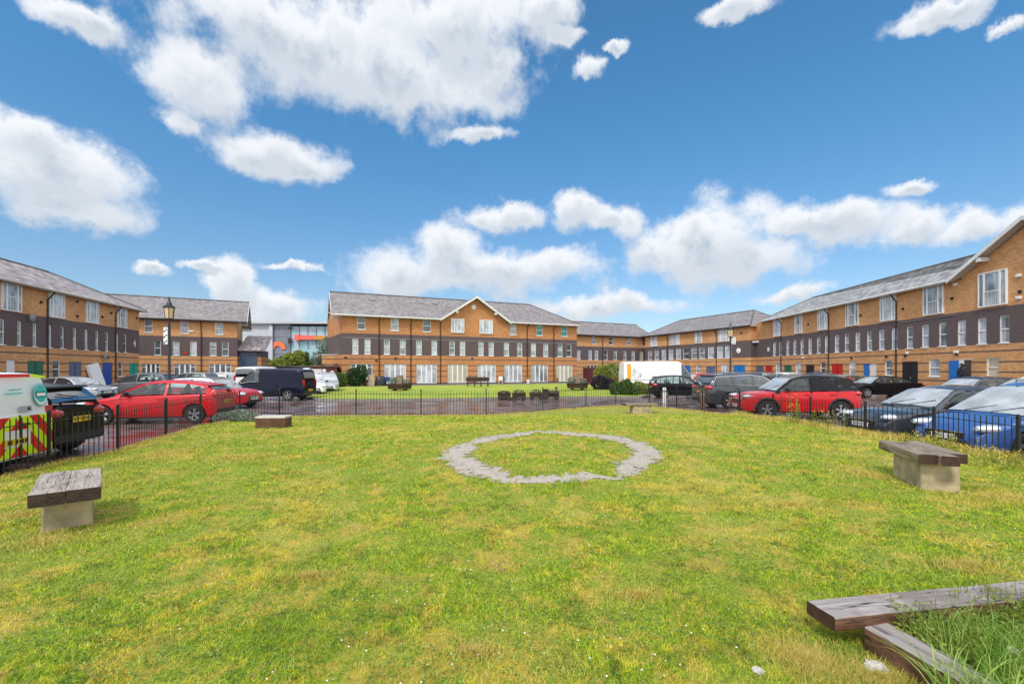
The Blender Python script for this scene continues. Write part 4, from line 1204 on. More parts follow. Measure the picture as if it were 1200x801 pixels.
TYPES = {
 # x from tail to nose; wb wheelbase; deck = top line of the lower body; cab = roof line
 'hatch': dict(wb=2.72, fo=.82, ro=.66, W=.86, r=.31, H=1.42, zb=.93,
    deck=[(-2.03,.62),(-2.02,.95),(-1.7,.98),(0,.94),(.78,.90),(1.35,.85),(1.85,.74),(2.05,.62),(2.15,.50)],
    cab=[(-2.00,.96),(-1.90,1.10),(-1.56,1.30),(-1.1,1.38),(-.4,1.42),(.05,1.40),(.45,1.26),(1.10,.90)], yb=.83, yr=.60,
    wins=[(-1.70,-.52),(-.44,1.03)], ws=(1.05,.12), rg=(-1.97,-1.62), doors=(.78,-.48)),
 'hatch5': dict(wb=2.55, fo=.82, ro=.68, W=.85, r=.30, H=1.47, zb=.93,
    deck=[(-1.95,.62),(-1.94,.95),(-1.6,.98),(0,.93),(.78,.90),(1.3,.85),(1.8,.74),(2.0,.62),(2.09,.50)],
    cab=[(-1.93,.96),(-1.84,1.15),(-1.60,1.38),(-1.1,1.45),(-.4,1.47),(.05,1.44),(.40,1.31),(1.0,.90)], yb=.81, yr=.60,
    wins=[(-1.75,-1.15),(-1.10,-.32),(-.25,.93)], ws=(1.0,.12), rg=(-1.92,-1.60), doors=(.75,-.28,-1.05)),
 'suv': dict(wb=2.55, fo=.85, ro=.75, W=.90, r=.35, H=1.63, zb=1.03,
    deck=[(-2.02,.70),(-2.01,1.03),(-1.7,1.06),(0,1.03),(.80,1.01),(1.4,.97),(1.85,.88),(2.02,.76),(2.12,.60)],
    cab=[(-1.98,1.06),(-1.90,1.25),(-1.72,1.52),(-1.2,1.60),(-.4,1.63),(.05,1.60),(.38,1.50),(1.00,1.02)], yb=.85, yr=.66,
    wins=[(-1.85,-1.22),(-1.14,-.30),(-.22,.93)], ws=(1.0,.15), rg=(-1.96,-1.70), doors=(.80,-.26,-1.12), clad=True, sill=.30),
 'estate': dict(wb=2.75, fo=.9, ro=1.0, W=.91, r=.34, H=1.60, zb=1.0,
    deck=[(-2.36,.66),(-2.35,1.0),(-1.9,1.04),(0,1.0),(.85,.97),(1.5,.92),(2.0,.82),(2.15,.70),(2.27,.55)],
    cab=[(-2.32,1.03),(-2.20,1.22),(-1.95,1.50),(-1.4,1.57),(-.4,1.60),(.10,1.57),(.48,1.45),(1.10,.98)], yb=.85, yr=.66,
    wins=[(-2.1,-1.25),(-1.17,-.30),(-.22,1.0)], ws=(1.1,.2), rg=(-2.30,-1.93), doors=(.85,-.26,-1.15)),
 'saloon': dict(wb=2.75, fo=.92, ro=1.05, W=.91, r=.33, H=1.43, zb=.92,
    deck=[(-2.42,.60),(-2.41,.90),(-2.2,.97),(-1.7,.99),(0,.94),(.9,.90),(1.6,.82),(2.05,.72),(2.2,.60),(2.3,.48)],
    cab=[(-1.95,.98),(-1.3,1.27),(-.9,1.38),(-.3,1.43),(.15,1.40),(.50,1.30),(1.15,.89)], yb=.83, yr=.58,
    wins=[(-1.62,-.42),(-.34,1.05)], ws=(1.15,.2), rg=(-1.92,-1.0), doors=(.9,-.38,-1.2)),
 'mpv': dict(wb=2.70, fo=.88, ro=.82, W=.92, r=.32, H=1.62, zb=1.0,
    deck=[(-2.16,.66),(-2.15,1.02),(-1.8,1.04),(0,1.0),(.95,.96),(1.5,.86),(1.95,.72),(2.12,.62),(2.23,.50)],
    cab=[(-2.13,1.04),(-2.02,1.28),(-1.85,1.50),(-1.3,1.58),(-.4,1.62),(.10,1.58),(.55,1.43),(1.35,.90)], yb=.86, yr=.64,
    wins=[(-1.98,-1.2),(-1.12,-.25),(-.17,1.2)], ws=(1.35,.2), rg=(-2.12,-1.80), doors=(.95,-.21,-1.1)),
 'mini': dict(wb=2.47, fo=.70, ro=.55, W=.85, r=.31, H=1.41, zb=.93,
    deck=[(-1.79,.60),(-1.78,.93),(-1.5,.96),(0,.93),(.72,.91),(1.2,.88),(1.65,.80),(1.85,.70),(1.94,.50)],
    cab=[(-1.75,.95),(-1.68,1.1),(-1.50,1.36),(-1.0,1.40),(-.2,1.41),(.12,1.39),(.35,1.32),(.85,.90)], yb=.80, yr=.63,
    wins=[(-1.45,-.50),(-.42,.80)], ws=(.85,.2), rg=(-1.73,-1.48), doors=(.72,-.46), roofcol='white'),
 'van': dict(wb=3.2, fo=.92, ro=.95, W=.95, r=.34, H=1.92, zb=1.08,
    deck=[(-2.55,.70),(-2.54,1.08),(-2.0,1.10),(0,1.08),(1.1,1.06),(1.75,1.0),(2.2,.86),(2.42,.72),(2.52,.55)],
    cab=[(-2.53,1.10),(-2.50,1.45),(-2.42,1.82),(-2.3,1.87),(-1.0,1.92),(.3,1.91),(.62,1.84),(1.50,1.05)], yb=.90, yr=.78,
    wins=[(.20,1.35)], ws=(1.5,.55), rg=(-2.53,-2.44), doors=(1.35,.15,-1.0), sill=.30),
 'panelvan': dict(wb=3.9, fo=1.0, ro=1.35, W=1.0, r=.36, H=2.55, zb=1.15,
    deck=[(-3.30,.70),(-3.29,1.15),(-2.0,1.15),(1.3,1.13),(2.15,1.10),(2.6,.98),(2.85,.80),(2.95,.55)],
    cab=[(-3.28,1.15),(-3.26,1.8),(-3.22,2.42),(-3.1,2.50),(0,2.55),(1.0,2.52),(1.25,2.42),(2.15,1.12)], yb=.97, yr=.86,
    wins=[(1.20,1.95)], ws=(2.15,1.3), rg=(-3.28,-3.22), doors=(2.0,1.1,-.3), sill=.32),
}

def make_car(kind, col, label, X, Y, deg, scale=1., group=None, cat='car', roof=None, glass='carglass', rear='red_lens', plates=True, detail=True,
             name='parked_car', rimm='rim', spoiler=False, special=None, screen='screen', z=0.0):
    T = TYPES[kind]; wb, fo, ro, Wd, r, H = T['wb'], T['fo'], T['ro'], T['W'], T['r'], T['H']
    root = empty(name, (X, Y, z), radians(deg), label, cat, group)
    root.scale = (scale,) * 3
    P = PAINT[col]; sill = T.get('sill', .24)
    xf, xt = wb/2 + fo, -(wb/2 + ro)
    deck = T['deck']; cab = T['cab']; yb, yr, zb0 = T['yb'], T['yr'], T['zb']
    Ra = r + .06
    def plan(x):
        f = 1.0
        d = xf - x
        if d < .75: f -= .24 * (1 - d/.75) ** 2.3
        d = x - xt
        if d < .5: f -= .14 * (1 - d/.5) ** 2.3
        return f
    def wside(x, zz):
        v = 1 - .045 * max(0, (zz - .55) / .45) ** 2 - .07 * max(0, (.5 - zz) / .3) ** 2
        v += .012 * math.exp(-((zz - .78) / .05) ** 2)
        return Wd * plan(x) * v
    def zlo(x):
        b = sill
        for xa in (wb/2, -wb/2):
            dx = abs(x - xa)
            if dx < Ra: b = max(b, r + sqrt(max(0, Ra*Ra - dx*dx)))
        if x > xf - .25: b = max(b, sill - .02 + .10 * ((x - xf + .25)/.25)**2)
        if x < xt + .25: b = max(b, sill + .05 * ((xt + .25 - x)/.25)**2)
        return b
    def sdeck(x): return interp(deck, x)
    st = set()
    n = 44
    for k in range(n + 1): st.add(round(xt + (xf - xt) * k / n, 4))
    for xa in (wb/2, -wb/2):
        st.add(round(xa - Ra - .001, 4)); st.add(round(xa + Ra + .001, 4))
        for k in range(13): st.add(round(xa - Ra * cos(pi*k/12) * .9999, 4))
    for (x, _) in deck: st.add(round(min(max(x, xt), xf), 4))
    for d_ in (.02, .05): st.add(round(xf - d_, 4)); st.add(round(xt + d_, 4))
    st = sorted(st)
    rings = []
    for x in st:
        zt = sdeck(x); zl = min(zlo(x), zt - .06)
        if x <= xt + 1e-4: zt -= .05
        side = []
        for t in (0, .12, .3, .5, .7, .88):
            zz = zl + (zt - .035 - zl) * t
            side.append((wside(x, zz), zz))
        wt_ = wside(x, zt - .035)
        side.append((wt_, zt - .035)); side.append((wt_ - .018, zt - .010)); side.append((wt_ - .07, zt + .002)); side.append((wt_ * .5, zt + .024)); 
        ring = [(x, -w_, z_) for (w_, z_) in side] + [(x, 0, zt + .032)] + [(x, w_, z_) for (w_, z_) in side[::-1]]
        rings.append(ring)
    body = MB(); body.rings(rings, 0)
    def yside(x, zz):
        f = plan(x); k = (zz - zb0) / (H - zb0)
        return f * (yb + (yr - yb) * k) + .03 * max(0, min(1, k)) * (1 - max(0, min(1, k))) * 1.2
    def ztop(x): return interp(cab, x)
    xs = set(round(cab[0][0] + (cab[-1][0] - cab[0][0]) * k / 34, 4) for k in range(35)) | {round(c[0], 4) for c in cab} | {round(q, 4) for w_ in T['wins'] for q in w_} | {round(T['ws'][0]-.04, 4), round(T['ws'][1]+.14, 4), round(T['rg'][1], 4)}
    rings = []
    for x in sorted(xs):
        zt = ztop(x); z0 = sdeck(x) - .05
        ring = []
        zs = max(z0 + .01, zt - .07)
        side = []
        for t in (0, .35, .7, 1):
            zz = z0 + (zs - z0) * t; side.append((yside(x, zz), zz))
        ye = yside(x, zt)
        side += [(ye - .012, max(zs + .003, zt - .035)), (ye - .05, max(zs + .006, zt - .010)), (ye - .14, max(zs + .009, zt + .004)), (ye * .45, zt + .022)]
        ring = [(x, -w_, z_) for (w_, z_) in side] + [(x, 0, zt + .028)] + [(x, w_, z_) for (w_, z_) in side[::-1]]
        rings.append(ring)
    rc = PAINT[roof] if roof else P
    i0 = len(body.v); nn = len(rings[0]); XS = sorted(xs)
    for r_ in rings: body.v += [tuple(p) for p in r_]
    rgx = T['rg'] if (special != 'service' and kind != 'panelvan') else (9, 9)
    for a in range(len(rings) - 1):
        xm_ = (XS[a] + XS[a+1]) / 2
        inw = any(w_[0] < xm_ < w_[1] for w_ in T['wins'])
        ins = T['ws'][1] + .13 < xm_ < T['ws'][0] - .03 or rgx[0] + .0 < xm_ < rgx[1]
        for b in range(nn):
            c = (b + 1) % nn
            if inw and (b in (0, 1, 2) or b in (13, 14, 15)) and ztop(xm_) - sdeck(xm_) > .16: continue
            if ins and 5 <= b <= 10: continue
            body.f.append((i0 + a*nn + b, i0 + a*nn + c, i0 + (a+1)*nn + c, i0 + (a+1)*nn + b)); body.m.append(2 if b == nn-1 else 1)
    body.f.append(tuple(i0 + k for k in range(nn))[::-1]); body.m.append(1)
    body.f = [f_[::-1] for f_ in body.f]
    bo = body.build('body', [P, P if (roof and kind not in ('mini', 'suv')) else rc, M['interior']], root, smooth=42)
    if kind != 'panelvan' and detail:
        for (sx0, hh_) in ((.12, .34), (-.85, .30)):
            if kind == 'van' and sx0 < 0: continue
            if kind == 'van': sx0 = .35
            for sy in (-.38, .38):
                q = MB(); zb_ = sdeck(0) - .04; hh = min(hh_, ztop(sx0-.1) - zb_ - .12)
                q.rings([[(sx0+dx+ox, sy+dy, zb_+zz) for (dx, dy) in ((-.06*s_, -.22*s_), (.06*s_, -.22*s_), (.06*s_, .22*s_), (-.06*s_, .22*s_))] for (zz, s_, ox) in ((-.02, 1, 0), (hh*.5, .9, -.05), (hh*.6, .5, -.06), (hh*.66, .55, -.06), (hh, .5, -.08))])
                q.build('seat', M['interior'], root)
        q = MB(); q.box(T['ws'][0]-.75, T['ws'][0]-.30, -.6, .6, sdeck(.8)-.05, sdeck(.8)+.02); q.tube((T['ws'][0]-.82, .33, sdeck(.8)-.02), (T['ws'][0]-.86, .33, sdeck(.8)+.16), .012, n=5); q.build('dashboard', M['interior'], root)
    if roof:
        rf = MB(); R = []
        for x in sorted(xs):
            if x < T['rg'][1] - .02 or x > T['ws'][1] + .32: continue
            zt = ztop(x); ye = yside(x, zt)
            R.append([(x, q * (ye - .045), zt + .032 + (.004 if abs(q) < .9 else -.03) - .02 * abs(q)**2) for q in (-1.0, -.85, -.4, 0, .4, .85, 1.0)])
        rf.rings(R, cap=False, closed=False); rf.build('roof_panel', PAINT[roof], root, smooth=50)
    # underbody
    u = MB(); u.box(xt + .25, xf - .25, -Wd + .28, Wd - .28, sill - .06, .62); u.box(-wb/2 + Ra, wb/2 - Ra, -Wd*.93, Wd*.93, sill - .05, sill + .02); u.build('underbody', M['under'], root)
    # screens
    def screen(xa, xb, nm, m_, inset=.042, t0=.06, t1=.95):
        s = MB(); R = []
        za, zb_ = ztop(xa), ztop(xb)
        nx, nz = (zb_ - za), -(xb - xa); l = hypot(nx, nz); nx, nz = nx/l, nz/l
        if nz < 0: nx, nz = -nx, -nz
        for k in range(9):
            t = t0 + (t1 - t0) * k / 8; x = xa + (xb - xa) * t; zt = ztop(x)
            if zt < sdeck(x) + .03: zt = sdeck(x) + .03
            ye = yside(x, zt) - inset
            row = []
            for q in range(-5, 6):
                s_ = q / 5; ss = abs(s_)
                cz = .028 - .024 * ss**2
                row.append((x + nx * .014, ye * s_, zt + cz + nz * .012))
            R.append(row)
        s.rings(R, cap=False, closed=False); return s.build(nm, M[m_], root, smooth=60)
    screen(T['ws'][0] - .02, T['ws'][1] + .12, 'windscreen', screen_m := 'screen' if screen is None else ('screen'), t0=.03) if False else None
    def scr(nm, xa, xb, m_, **k): return screen(xa, xb, nm, m_, **k)
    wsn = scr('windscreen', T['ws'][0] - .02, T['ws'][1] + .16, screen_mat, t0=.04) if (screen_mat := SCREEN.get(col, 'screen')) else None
    if special != 'service' : scr('rear_window', T['rg'][0] + .01, T['rg'][1], 'tintglass' if glass == 'tintglass' else 'rearscreen', inset=.045, t0=.12 if kind not in ('saloon',) else .1, t1=.93) if kind not in ('panelvan',) else None
    # side windows
    for sgn in (-1, 1):
        for (xa, xb) in T['wins']:
            s = MB(); R = []
            for k in range(13):
                x = xa + (xb - xa) * k / 12
                z0 = sdeck(x) + .035; z1 = ztop(x) - .085
                if z1 < z0 + .02: continue
                row = []
                for t in (0, .33, .66, 1):
                    zz = z0 + (z1 - z0) * t; row.append((x, sgn * (yside(x, zz) + .007), zz))
                R.append(row)
            if len(R) > 1:
                s.rings(R, cap=False, closed=False)
                gm = glass if not (kind == 'suv' and xa < -.3) else 'tintglass'
                s.build('side_window', M[gm], root, smooth=60)
    # wheels
    for sgn in (-1, 1):
        for xa in (wb/2, -wb/2):
            yw = sgn * (Wd - .115)
            t = MB(); t.lathe([(r*.62, -.09), (r*.93, -.10), (r, -.07), (r, .07), (r*.93, .10), (r*.62, .09)], n=28, c=(xa, yw, r), axis='y', cap=False)
            t.lathe([(0, -.02*sgn), (r*.62, -.02*sgn)], n=20, c=(xa, yw, r), axis='y', m=1, cap=False)
            to = t.build('wheel', [M['tyre'], M['under']], root, smooth=40)
            if detail:
                q = MB(); o_ = sgn * .075
                q.lathe([(r*.56, o_*.6), (r*.60, o_), (r*.66, o_*1.1), (r*.67, o_)], n=24, c=(xa, yw, r), axis='y', cap=False)
                q.lathe([(0, o_), (r*.13, o_), (r*.16, o_*.7)], n=12, c=(xa, yw, r), axis='y', cap=False)
                ns = 5
                for j in range(ns):
                    a = 2*pi*j/ns + .3
                    for da in (-.16, .16):
                        c0 = (xa + cos(a)*r*.08, yw + o_*.85, r + sin(a)*r*.08); c1 = (xa + cos(a+da)*r*.62, yw + o_*.95, r + sin(a+da)*r*.62)
                        dx, dz = -sin(a)*.02, cos(a)*.02
                        q.hexa([(c0[0]-dx, c0[1]-.01, c0[2]-dz), (c0[0]+dx, c0[1]-.01, c0[2]+dz), (c0[0]+dx, c0[1]+.01, c0[2]+dz), (c0[0]-dx, c0[1]+.01, c0[2]-dz),
                                (c1[0]-dx, c1[1]-.01, c1[2]-dz), (c1[0]+dx, c1[1]-.01, c1[2]+dz), (c1[0]+dx, c1[1]+.01, c1[2]+dz), (c1[0]-dx, c1[1]+.01, c1[2]-dz)])
                q.build('rim', M[rimm], to, smooth=40)
            if T.get('clad') and detail:
                a_ = MB(); R = []
                for k in range(17):
                    an = pi * k / 16
                    rr_ = []
                    for rad in (Ra - .005, Ra + .055):
                        x = xa + cos(an)*rad; zz = r + sin(an)*rad
                        rr_.append((x, sgn*(wside(x, zz) + .008), zz))
                    rr_.append((rr_[1][0], rr_[1][1] - sgn*.03, rr_[1][2])); rr_.append((rr_[0][0], rr_[0][1] - sgn*.05, rr_[0][2]))
                    R.append(rr_)
                a_.rings(R); a_.build('wheel_arch_trim', M['trim'], root, smooth=40)
    # lamps
    def ell(mb_, c, rx, ry, rz, n=12):
        R = []
        for i in range(1, 8):
            th = pi * i / 8
            R.append([(c[0] + rx*cos(th), c[1] + ry*sin(th)*cos(2*pi*j/n), c[2] + rz*sin(th)*sin(2*pi*j/n)) for j in range(n)])
        mb_.rings(R)
    hz = {'suv': .83, 'van': .86, 'panelvan': .98, 'estate': .78}.get(kind, .68)
    for sgn in (-1, 1):
        l = MB(); xx = xf - (.28 if kind == 'mpv' else .20); ell(l, (xx, sgn*wside(xx, hz)*.84, hz - .0), (.34 if kind == 'mpv' else .22), .16, (.095 if kind in ('mpv', 'mini') else .08))
        l.build('headlight', M['lamp'], root, smooth=60)
    for sgn in (-1, 1):
        l = MB()
        if kind in ('van', 'panelvan'):
            xx = xt + .03; w0 = wside(xt + .03, 1.0)
            l.box(xt - .012, xt + .10, min(sgn*(w0-.12), sgn*(w0+.012)), max(sgn*(w0-.12), sgn*(w0+.012)), .85, 1.25)
        elif kind in ('hatch', 'mini') :
            xx = xt + .12; ell(l, (xx, sgn*(wside(xx, .9)*.90), .95), .13, .085, .19)
        else:
            xx = xt + .13; ell(l, (xx, sgn*(wside(xx, .9)*.78), zb0 - .05), .165, .27, .11)
        l.build('tail_light', M['red_lens'], root, smooth=60)
    # bumpers, grille, plates
    g_ = MB(); wg = Wd * .48; zg = hz - .17
    g_.box(xf - .06, xf + .008, -wg, wg, zg - .07, zg + .05)
    g_.box(xf - .10, xf + .004, -wg*1.15, wg*1.15, sill + .02, sill + .16)
    g_.build('grille', M['trim'], root)
    c_ = MB(); c_.box(xf + .009, xf + .02, -wg*.9, wg*.9, zg + .045, zg + .065); c_.box(xf + .009, xf + .02, -wg*.9, wg*.9, zg - .02, zg - .005); c_.build('grille_bar', M['chrome'], root)
    b_ = MB(); wr_ = wside(xt + .05, .4) - .02; b_.box(xt - .012, xt + .08, -wr_ + .05, wr_ - .05, sill + .07, sill + .22); b_.build('rear_bumper_trim', M['trim'], root)
    if plates:
        for (xx, s_, m_) in ((xf + .021, 1, 'plate_w'), (xt - .013, -1, 'plate_y')):
            zc = .46 if s_ > 0 else {'van': .62, 'hatch': .70, 'suv': .80, 'estate': .74}.get(kind, .76)
            if s_ < 0 and kind in ('hatch5',): zc = .74
            p = MB(); a, b = sorted((xx, xx + s_*.012)); p.box(a, b, -.26, .26, zc - .056, zc + .056, 0)
            a, b = sorted((xx + s_*.0125, xx + s_*.015))
            for j in range(7):
                if j == 4: continue
                y_ = -.20 + j*.064
                p.box(a, b, y_, y_+.010, zc-.036, zc+.036, 1); p.box(a, b, y_+.028, y_+.038, zc-.036, zc+.036, 1); p.box(a, b, y_+.0101, y_+.0279, zc+.02*(1 if j % 2 else -1), zc+.02*(1 if j % 2 else -1)+.01, 1)
            p.build('number_plate', [M[m_], M['plate_k']], root)
    if detail:
        # door gaps, handles, mirrors
        for sgn in (-1, 1):
            g2 = MB()
            for xd in T['doors']:
                R = []
                for k in range(7):
                    zz = sill + .08 + (sdeck(xd) - .04 - sill - .08) * k / 6
                    yy = sgn * (wside(xd, zz) + .0025)
                    R.append([(xd - .006, yy, zz), (xd + .006, yy, zz)])
                g2.rings(R, cap=False, closed=False)
            R = []
            for k in range(12):
                x = T['doors'][-1] + (T['doors'][0] - T['doors'][-1]) * k / 11
                R.append([(x, sgn*(wside(x, sill+.08)+.0025), sill+.075), (x, sgn*(wside(x, sill+.08)+.0025), sill+.087)])
            g2.rings(R, cap=False, closed=False); g2.build('door_gap', M['shut'], root)
            for xd in T['doors'][1:]:
                h = MB(); zz = zb0 - .12; x = xd + .14
                yy = wside(x, zz); h.box(x - .09, x + .09, min(sgn*(yy-.01), sgn*(yy+.028)), max(sgn*(yy-.01), sgn*(yy+.028)), zz, zz + .028)
                h.build('door_handle', P, root)
            m_ = MB(); x = T['ws'][0] - .42; zz = sdeck(x) + .10; ell(m_, (x, sgn*(yside(x, zz) + .13), zz), .06, .12, .075)
            m_.tube((x, sgn*(yside(x, zz)-.02), zz-.05), (x, sgn*(yside(x, zz)+.08), zz-.03), .02, n=6)
            m_.build('wing_mirror', M['trim'] if col != 'silver' else P, root, smooth=60)
            if kind in ('suv', 'estate', 'mpv'):
                rr_ = MB(); y_ = sgn * (yr - .07)
                rr_.tube((-1.5, y_, ztop(-1.5) + .055), (-.05, y_, ztop(-.05) + .055), .016, n=6)
                for x in (-1.5, -.8, -.05): rr_.tube((x, y_, ztop(x)), (x, y_, ztop(x) + .055), .018, n=6)
                rr_.build('roof_rail', M['rimdark'], root)
        if kind not in ('van', 'panelvan', 'saloon'):
            sp = MB(); x0 = T['rg'][1]; ye = yside(x0, ztop(x0)) - .05
            sp.hexa([(x0-.13, -ye, ztop(x0)-.02), (x0+.1, -ye, ztop(x0)+.0), (x0+.1, ye, ztop(x0)+.0), (x0-.13, ye, ztop(x0)-.02),
                     (x0-.14, -ye, ztop(x0)+.012), (x0+.1, -ye, ztop(x0)+.034), (x0+.1, ye, ztop(x0)+.034), (x0-.14, ye, ztop(x0)+.012)])
            sp.build('spoiler', M['trim'] if spoiler else P, root)
            wp = MB(); za = ztop(T['rg'][0]+.05)+.10; wp.tube((T['rg'][0]+.02, .0, za), (T['rg'][0]+.10, .42, za+.06), .012, n=5); wp.build('rear_wiper', M['trim'], root)
        wp = MB()
        for y_ in (-.45, .1):
            xa = T['ws'][0] - .04
            wp.tube((xa, y_, ztop(xa)+.045), (xa - .22, y_ + .5, ztop(xa-.22)+.045), .010, n=5)
        wp.build('windscreen_wiper', M['trim'], root)
    if kind == 'estate':
        tr = MB()
        for sgn in (-1, 1):
            pts_ = []
            for (x, up) in ((-2.12, 0), (-1.95, 1), (-.4, 1), (.25, 1), (.95, 0)):
                zz = ztop(x) - .075 if up else sdeck(x) + .06
                pts_.append((x, sgn*(yside(x, zz)+.012), zz))
            pts_.append((0, sgn*(yside(0, sdeck(0)+.03)+.012), sdeck(0)+.03)); pts_.append(pts_[0])
            for a, b in zip(pts_, pts_[1:]): tr.tube(a, b, .014, n=5)
        tr.build('window_trim', M['chrome'], root)
    return root, T, dict(xf=xf, xt=xt, wside=wside, yside=yside, ztop=ztop, sdeck=sdeck)
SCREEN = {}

GL = 'cars parked in the left-hand bays'
GR = 'cars parked in the right-hand bays'
make_car('hatch', 'red', 'red three-door hatchback parked side-on behind the left railings', -12.5, 16.3, 190, 1.03, GL)
make_car('hatch5', 'black', 'black hatchback backed up to the left railings next to the chevron van', -11.45, 9.45, 193, 1.07, GL, glass='tintglass', spoiler=True)
make_car('mini', 'red2', 'small red car with white roof facing right behind the red three-door hatchback', -14.5, 22.2, -4, 1.04, GL, roof='white')
make_car('saloon', 'silver', 'silver grey saloon facing right in front of the green double door, far left', -27.6, 28.6, -3, 1., GL)
make_car('mpv', 'grey', 'grey people carrier facing left in front of the royal blue door', -26.2, 32.3, 181, 1., GL)
make_car('hatch5', 'slate', 'dark blue hatchback end-on in front of the teal door', -28.8, 37.5, 100, 1., GL, detail=False)
make_car('estate', 'silver', 'silver estate car just right of the foot of the tall left lamp post', -29.3, 41.5, 172, 1., GL, detail=False)
make_car('hatch5', 'grey', 'grey hatchback beyond the silver estate car', -31.2, 47.0, 95, 1.08, GL, detail=False)
make_car('hatch5', 'white', 'white hatchback parked to the left of the dark navy van, far behind it', -29.0, 46.5, 95, 1.08, GL, detail=False)
make_car('van', 'navy', 'dark navy van parked side-on beyond the small red car', -14.9, 28.0, 178, .99, None, cat='van', glass='carglass', name='parked_van')
make_car('van', 'white', 'white van whose roof shows over the dark navy van', -22.4, 41, 88, 1.1, None, cat='van', name='parked_van', detail=False)
make_car('panelvan', 'white', 'white panel van facing the camera beyond the cars right of the navy van', -23.0, 51.7, -66, .8, None, cat='van', name='parked_van', detail=False)
make_car('hatch5', 'white', 'white hatchback nose-out just right of the dark navy van', -14.7, 33.6, -65, 1., GL)
make_car('mpv', 'silver', 'silver people carrier nose-out beside the clipped hedge', -15.3, 37.6, -68, 1., GL, detail=False)

make_car('suv', 'red', 'bright red sport utility car with black roof side-on behind the right railings', 10.95, 17.75, 173, 1.0, GR, roof='black')
make_car('estate', 'dgrey', 'dark grey estate with chrome window trim behind the red sport utility car', 11.7, 22.5, 3, 1.05, GR)
make_car('hatch5', 'black', 'small black hatchback beside the large white van', 11.1, 29.9, -3, 1.0, GR)
make_car('panelvan', 'white', 'large white panel van with an orange stripe on its rear corner', 11.75, 35.6, 0, .98, None, cat='van', name='parked_van')
make_car('saloon', 'black', 'black saloon side-on in front of the blue and white door leaves', 24.9, 30.9, 178, 1.0, GR)
make_car('saloon', 'dgrey', 'dark grey saloon nose to the railings between the red and the blue cars', 11.35, 11.85, 181, 1.0, GR)
make_car('mpv', 'blue', 'royal blue people carrier with large pale windscreen, nose to the right railings', 11.45, 9.8, 181, .98, GR)
make_car('hatch5', 'silver', 'silver hatchback cut off by the right edge of the photo behind the railings', 11.6, 7.75, 181, 1.0, GR)
make_car('hatch5', 'dgrey', 'dark hatchback with a yellow windscreen notice behind the blue people carrier', 21.1, 20.8, 180, 1.04, GR)
make_car('mpv', 'white', 'white people carrier whose roof rises behind the blue car at the right edge', 19.9, 17.0, 181, 1.0, GR)
make_car('hatch5', 'tan', 'pale bronze hatchback behind the tail of the red sport utility car', 26.4, 36.6, 180, 1., GR, detail=False)
make_car('hatch5', 'white', 'white hatchback whose roof shows above the windscreen of the red sport utility car', 25.0, 42.0, 92, 1.08, GR, detail=False)
make_car('mpv', 'slate', 'blue people carrier whose roof shows above the red sport utility car', 27.6, 41.5, 92, 1.0, GR, detail=False)
make_car('hatch5', 'slate', 'dark blue hatchback behind the nose of the large white van', 19.0, 42.6, 200, 1.05, GR, detail=False)
make_car('hatch5', 'red2', 'red hatchback beyond the dark blue hatchback, close to the blue double door', 19.0, 46.8, 190, 1., GR, detail=False)
make_car('estate', 'grey', 'grey estate far back in front of the small red door', 27.3, 50.5, 95, 1., GR, detail=False)

# orange stripe on the white van
vr = [o for o in bpy.data.objects if o.get('label', '').startswith('large white panel')][0]
M['stripe'] = mat('orange_stripe', (.80, .33, .02), .4)
m = MB(); TT = TYPES['panelvan']
for sgn in (-1,):
    R = []
    for zz in [1.14 + k * .2 for k in range(7)]:
        k_ = (zz-1.15)/(2.55-1.15); y_ = -(.97 + (.86-.97)*k_) - .03*max(0,k_)*(1-max(0,k_))*1.2 - .012
        R.append([(-3.02, y_*.985 , zz), (-2.72, y_, zz)])
    m.rings(R, cap=False, closed=False)
m.build('stripe', M['stripe'], vr)

# service van with chevrons
vr, TT, fn = make_car('van', 'white', 'white service van with red and yellow chevrons and round teal logo', -10.85, 7.25, 194, .95, None, cat='van', name='service_van', special='service', plates=False)
M['chev_y'] = mat('fluorescent_yellow_film', (.68, .85, .02), .35)
M['chev_r'] = mat('red_reflective_film', (.70, .012, .015), .3)
xt = fn['xt']
def rear_x(zz): return (xt if zz < 1.08 else None)
def panel(poly, m, off=.012):
    """poly in (y,z) on the tail"""
    P = []
    for (y_, z_) in poly:
        x = xt - off if z_ <= 1.10 else xt - off + (z_-1.10)*.085
        P.append((x, y_, z_))
    m.face(P)
def clip(poly, y0, y1, z0, z1):
    def cut(p, f):
        out = []
        for a, b in zip(p, p[1:] + p[:1]):
            fa, fb = f(a), f(b)
            if fa >= 0: out.append(a)
            if (fa >= 0) != (fb >= 0):
                t = fa / (fa - fb); out.append((a[0]+(b[0]-a[0])*t, a[1]+(b[1]-a[1])*t))
        return out
    for f in (lambda p: p[0]-y0, lambda p: y1-p[0], lambda p: p[1]-z0, lambda p: z1-p[1]):
        if len(poly) < 3: return []
        poly = cut(poly, f)
    return poly
wv = .80
bk = MB(); bk.box(xt-.008, xt+.05, -wv, wv, .36, 1.12); bk.build('tail_panel', M['white'], vr)
m1, m2 = MB(), MB()
for side in (-1, 1):
    for k in range(-3, 9):
        z0 = .05 + k*.24
        mm_ = m1 if k % 2 else m2
        a, b = (0, wv) if side > 0 else (-wv, 0)
        poly = [(0, z0+.3), (side*wv, z0-.5), (side*wv, z0-.26), (0, z0+.54)]
        c = clip(poly, a, b, .38, 1.10)
        if len(c) > 2: panel(c, mm_, .014 if k % 2 else .0145)
m1.build('chevron_stripes', M['chev_y'], vr); m2.build('chevron_stripes', M['chev_r'], vr)
m = MB(); panel([(-.25, .56), (.33, .56), (.33, .86), (-.25, .86)], m, .018); m.build('plate_surround', M['white'], vr)
m = MB(); m.box(xt-.034, xt-.022, -.18, .34, .60, .71, 0)
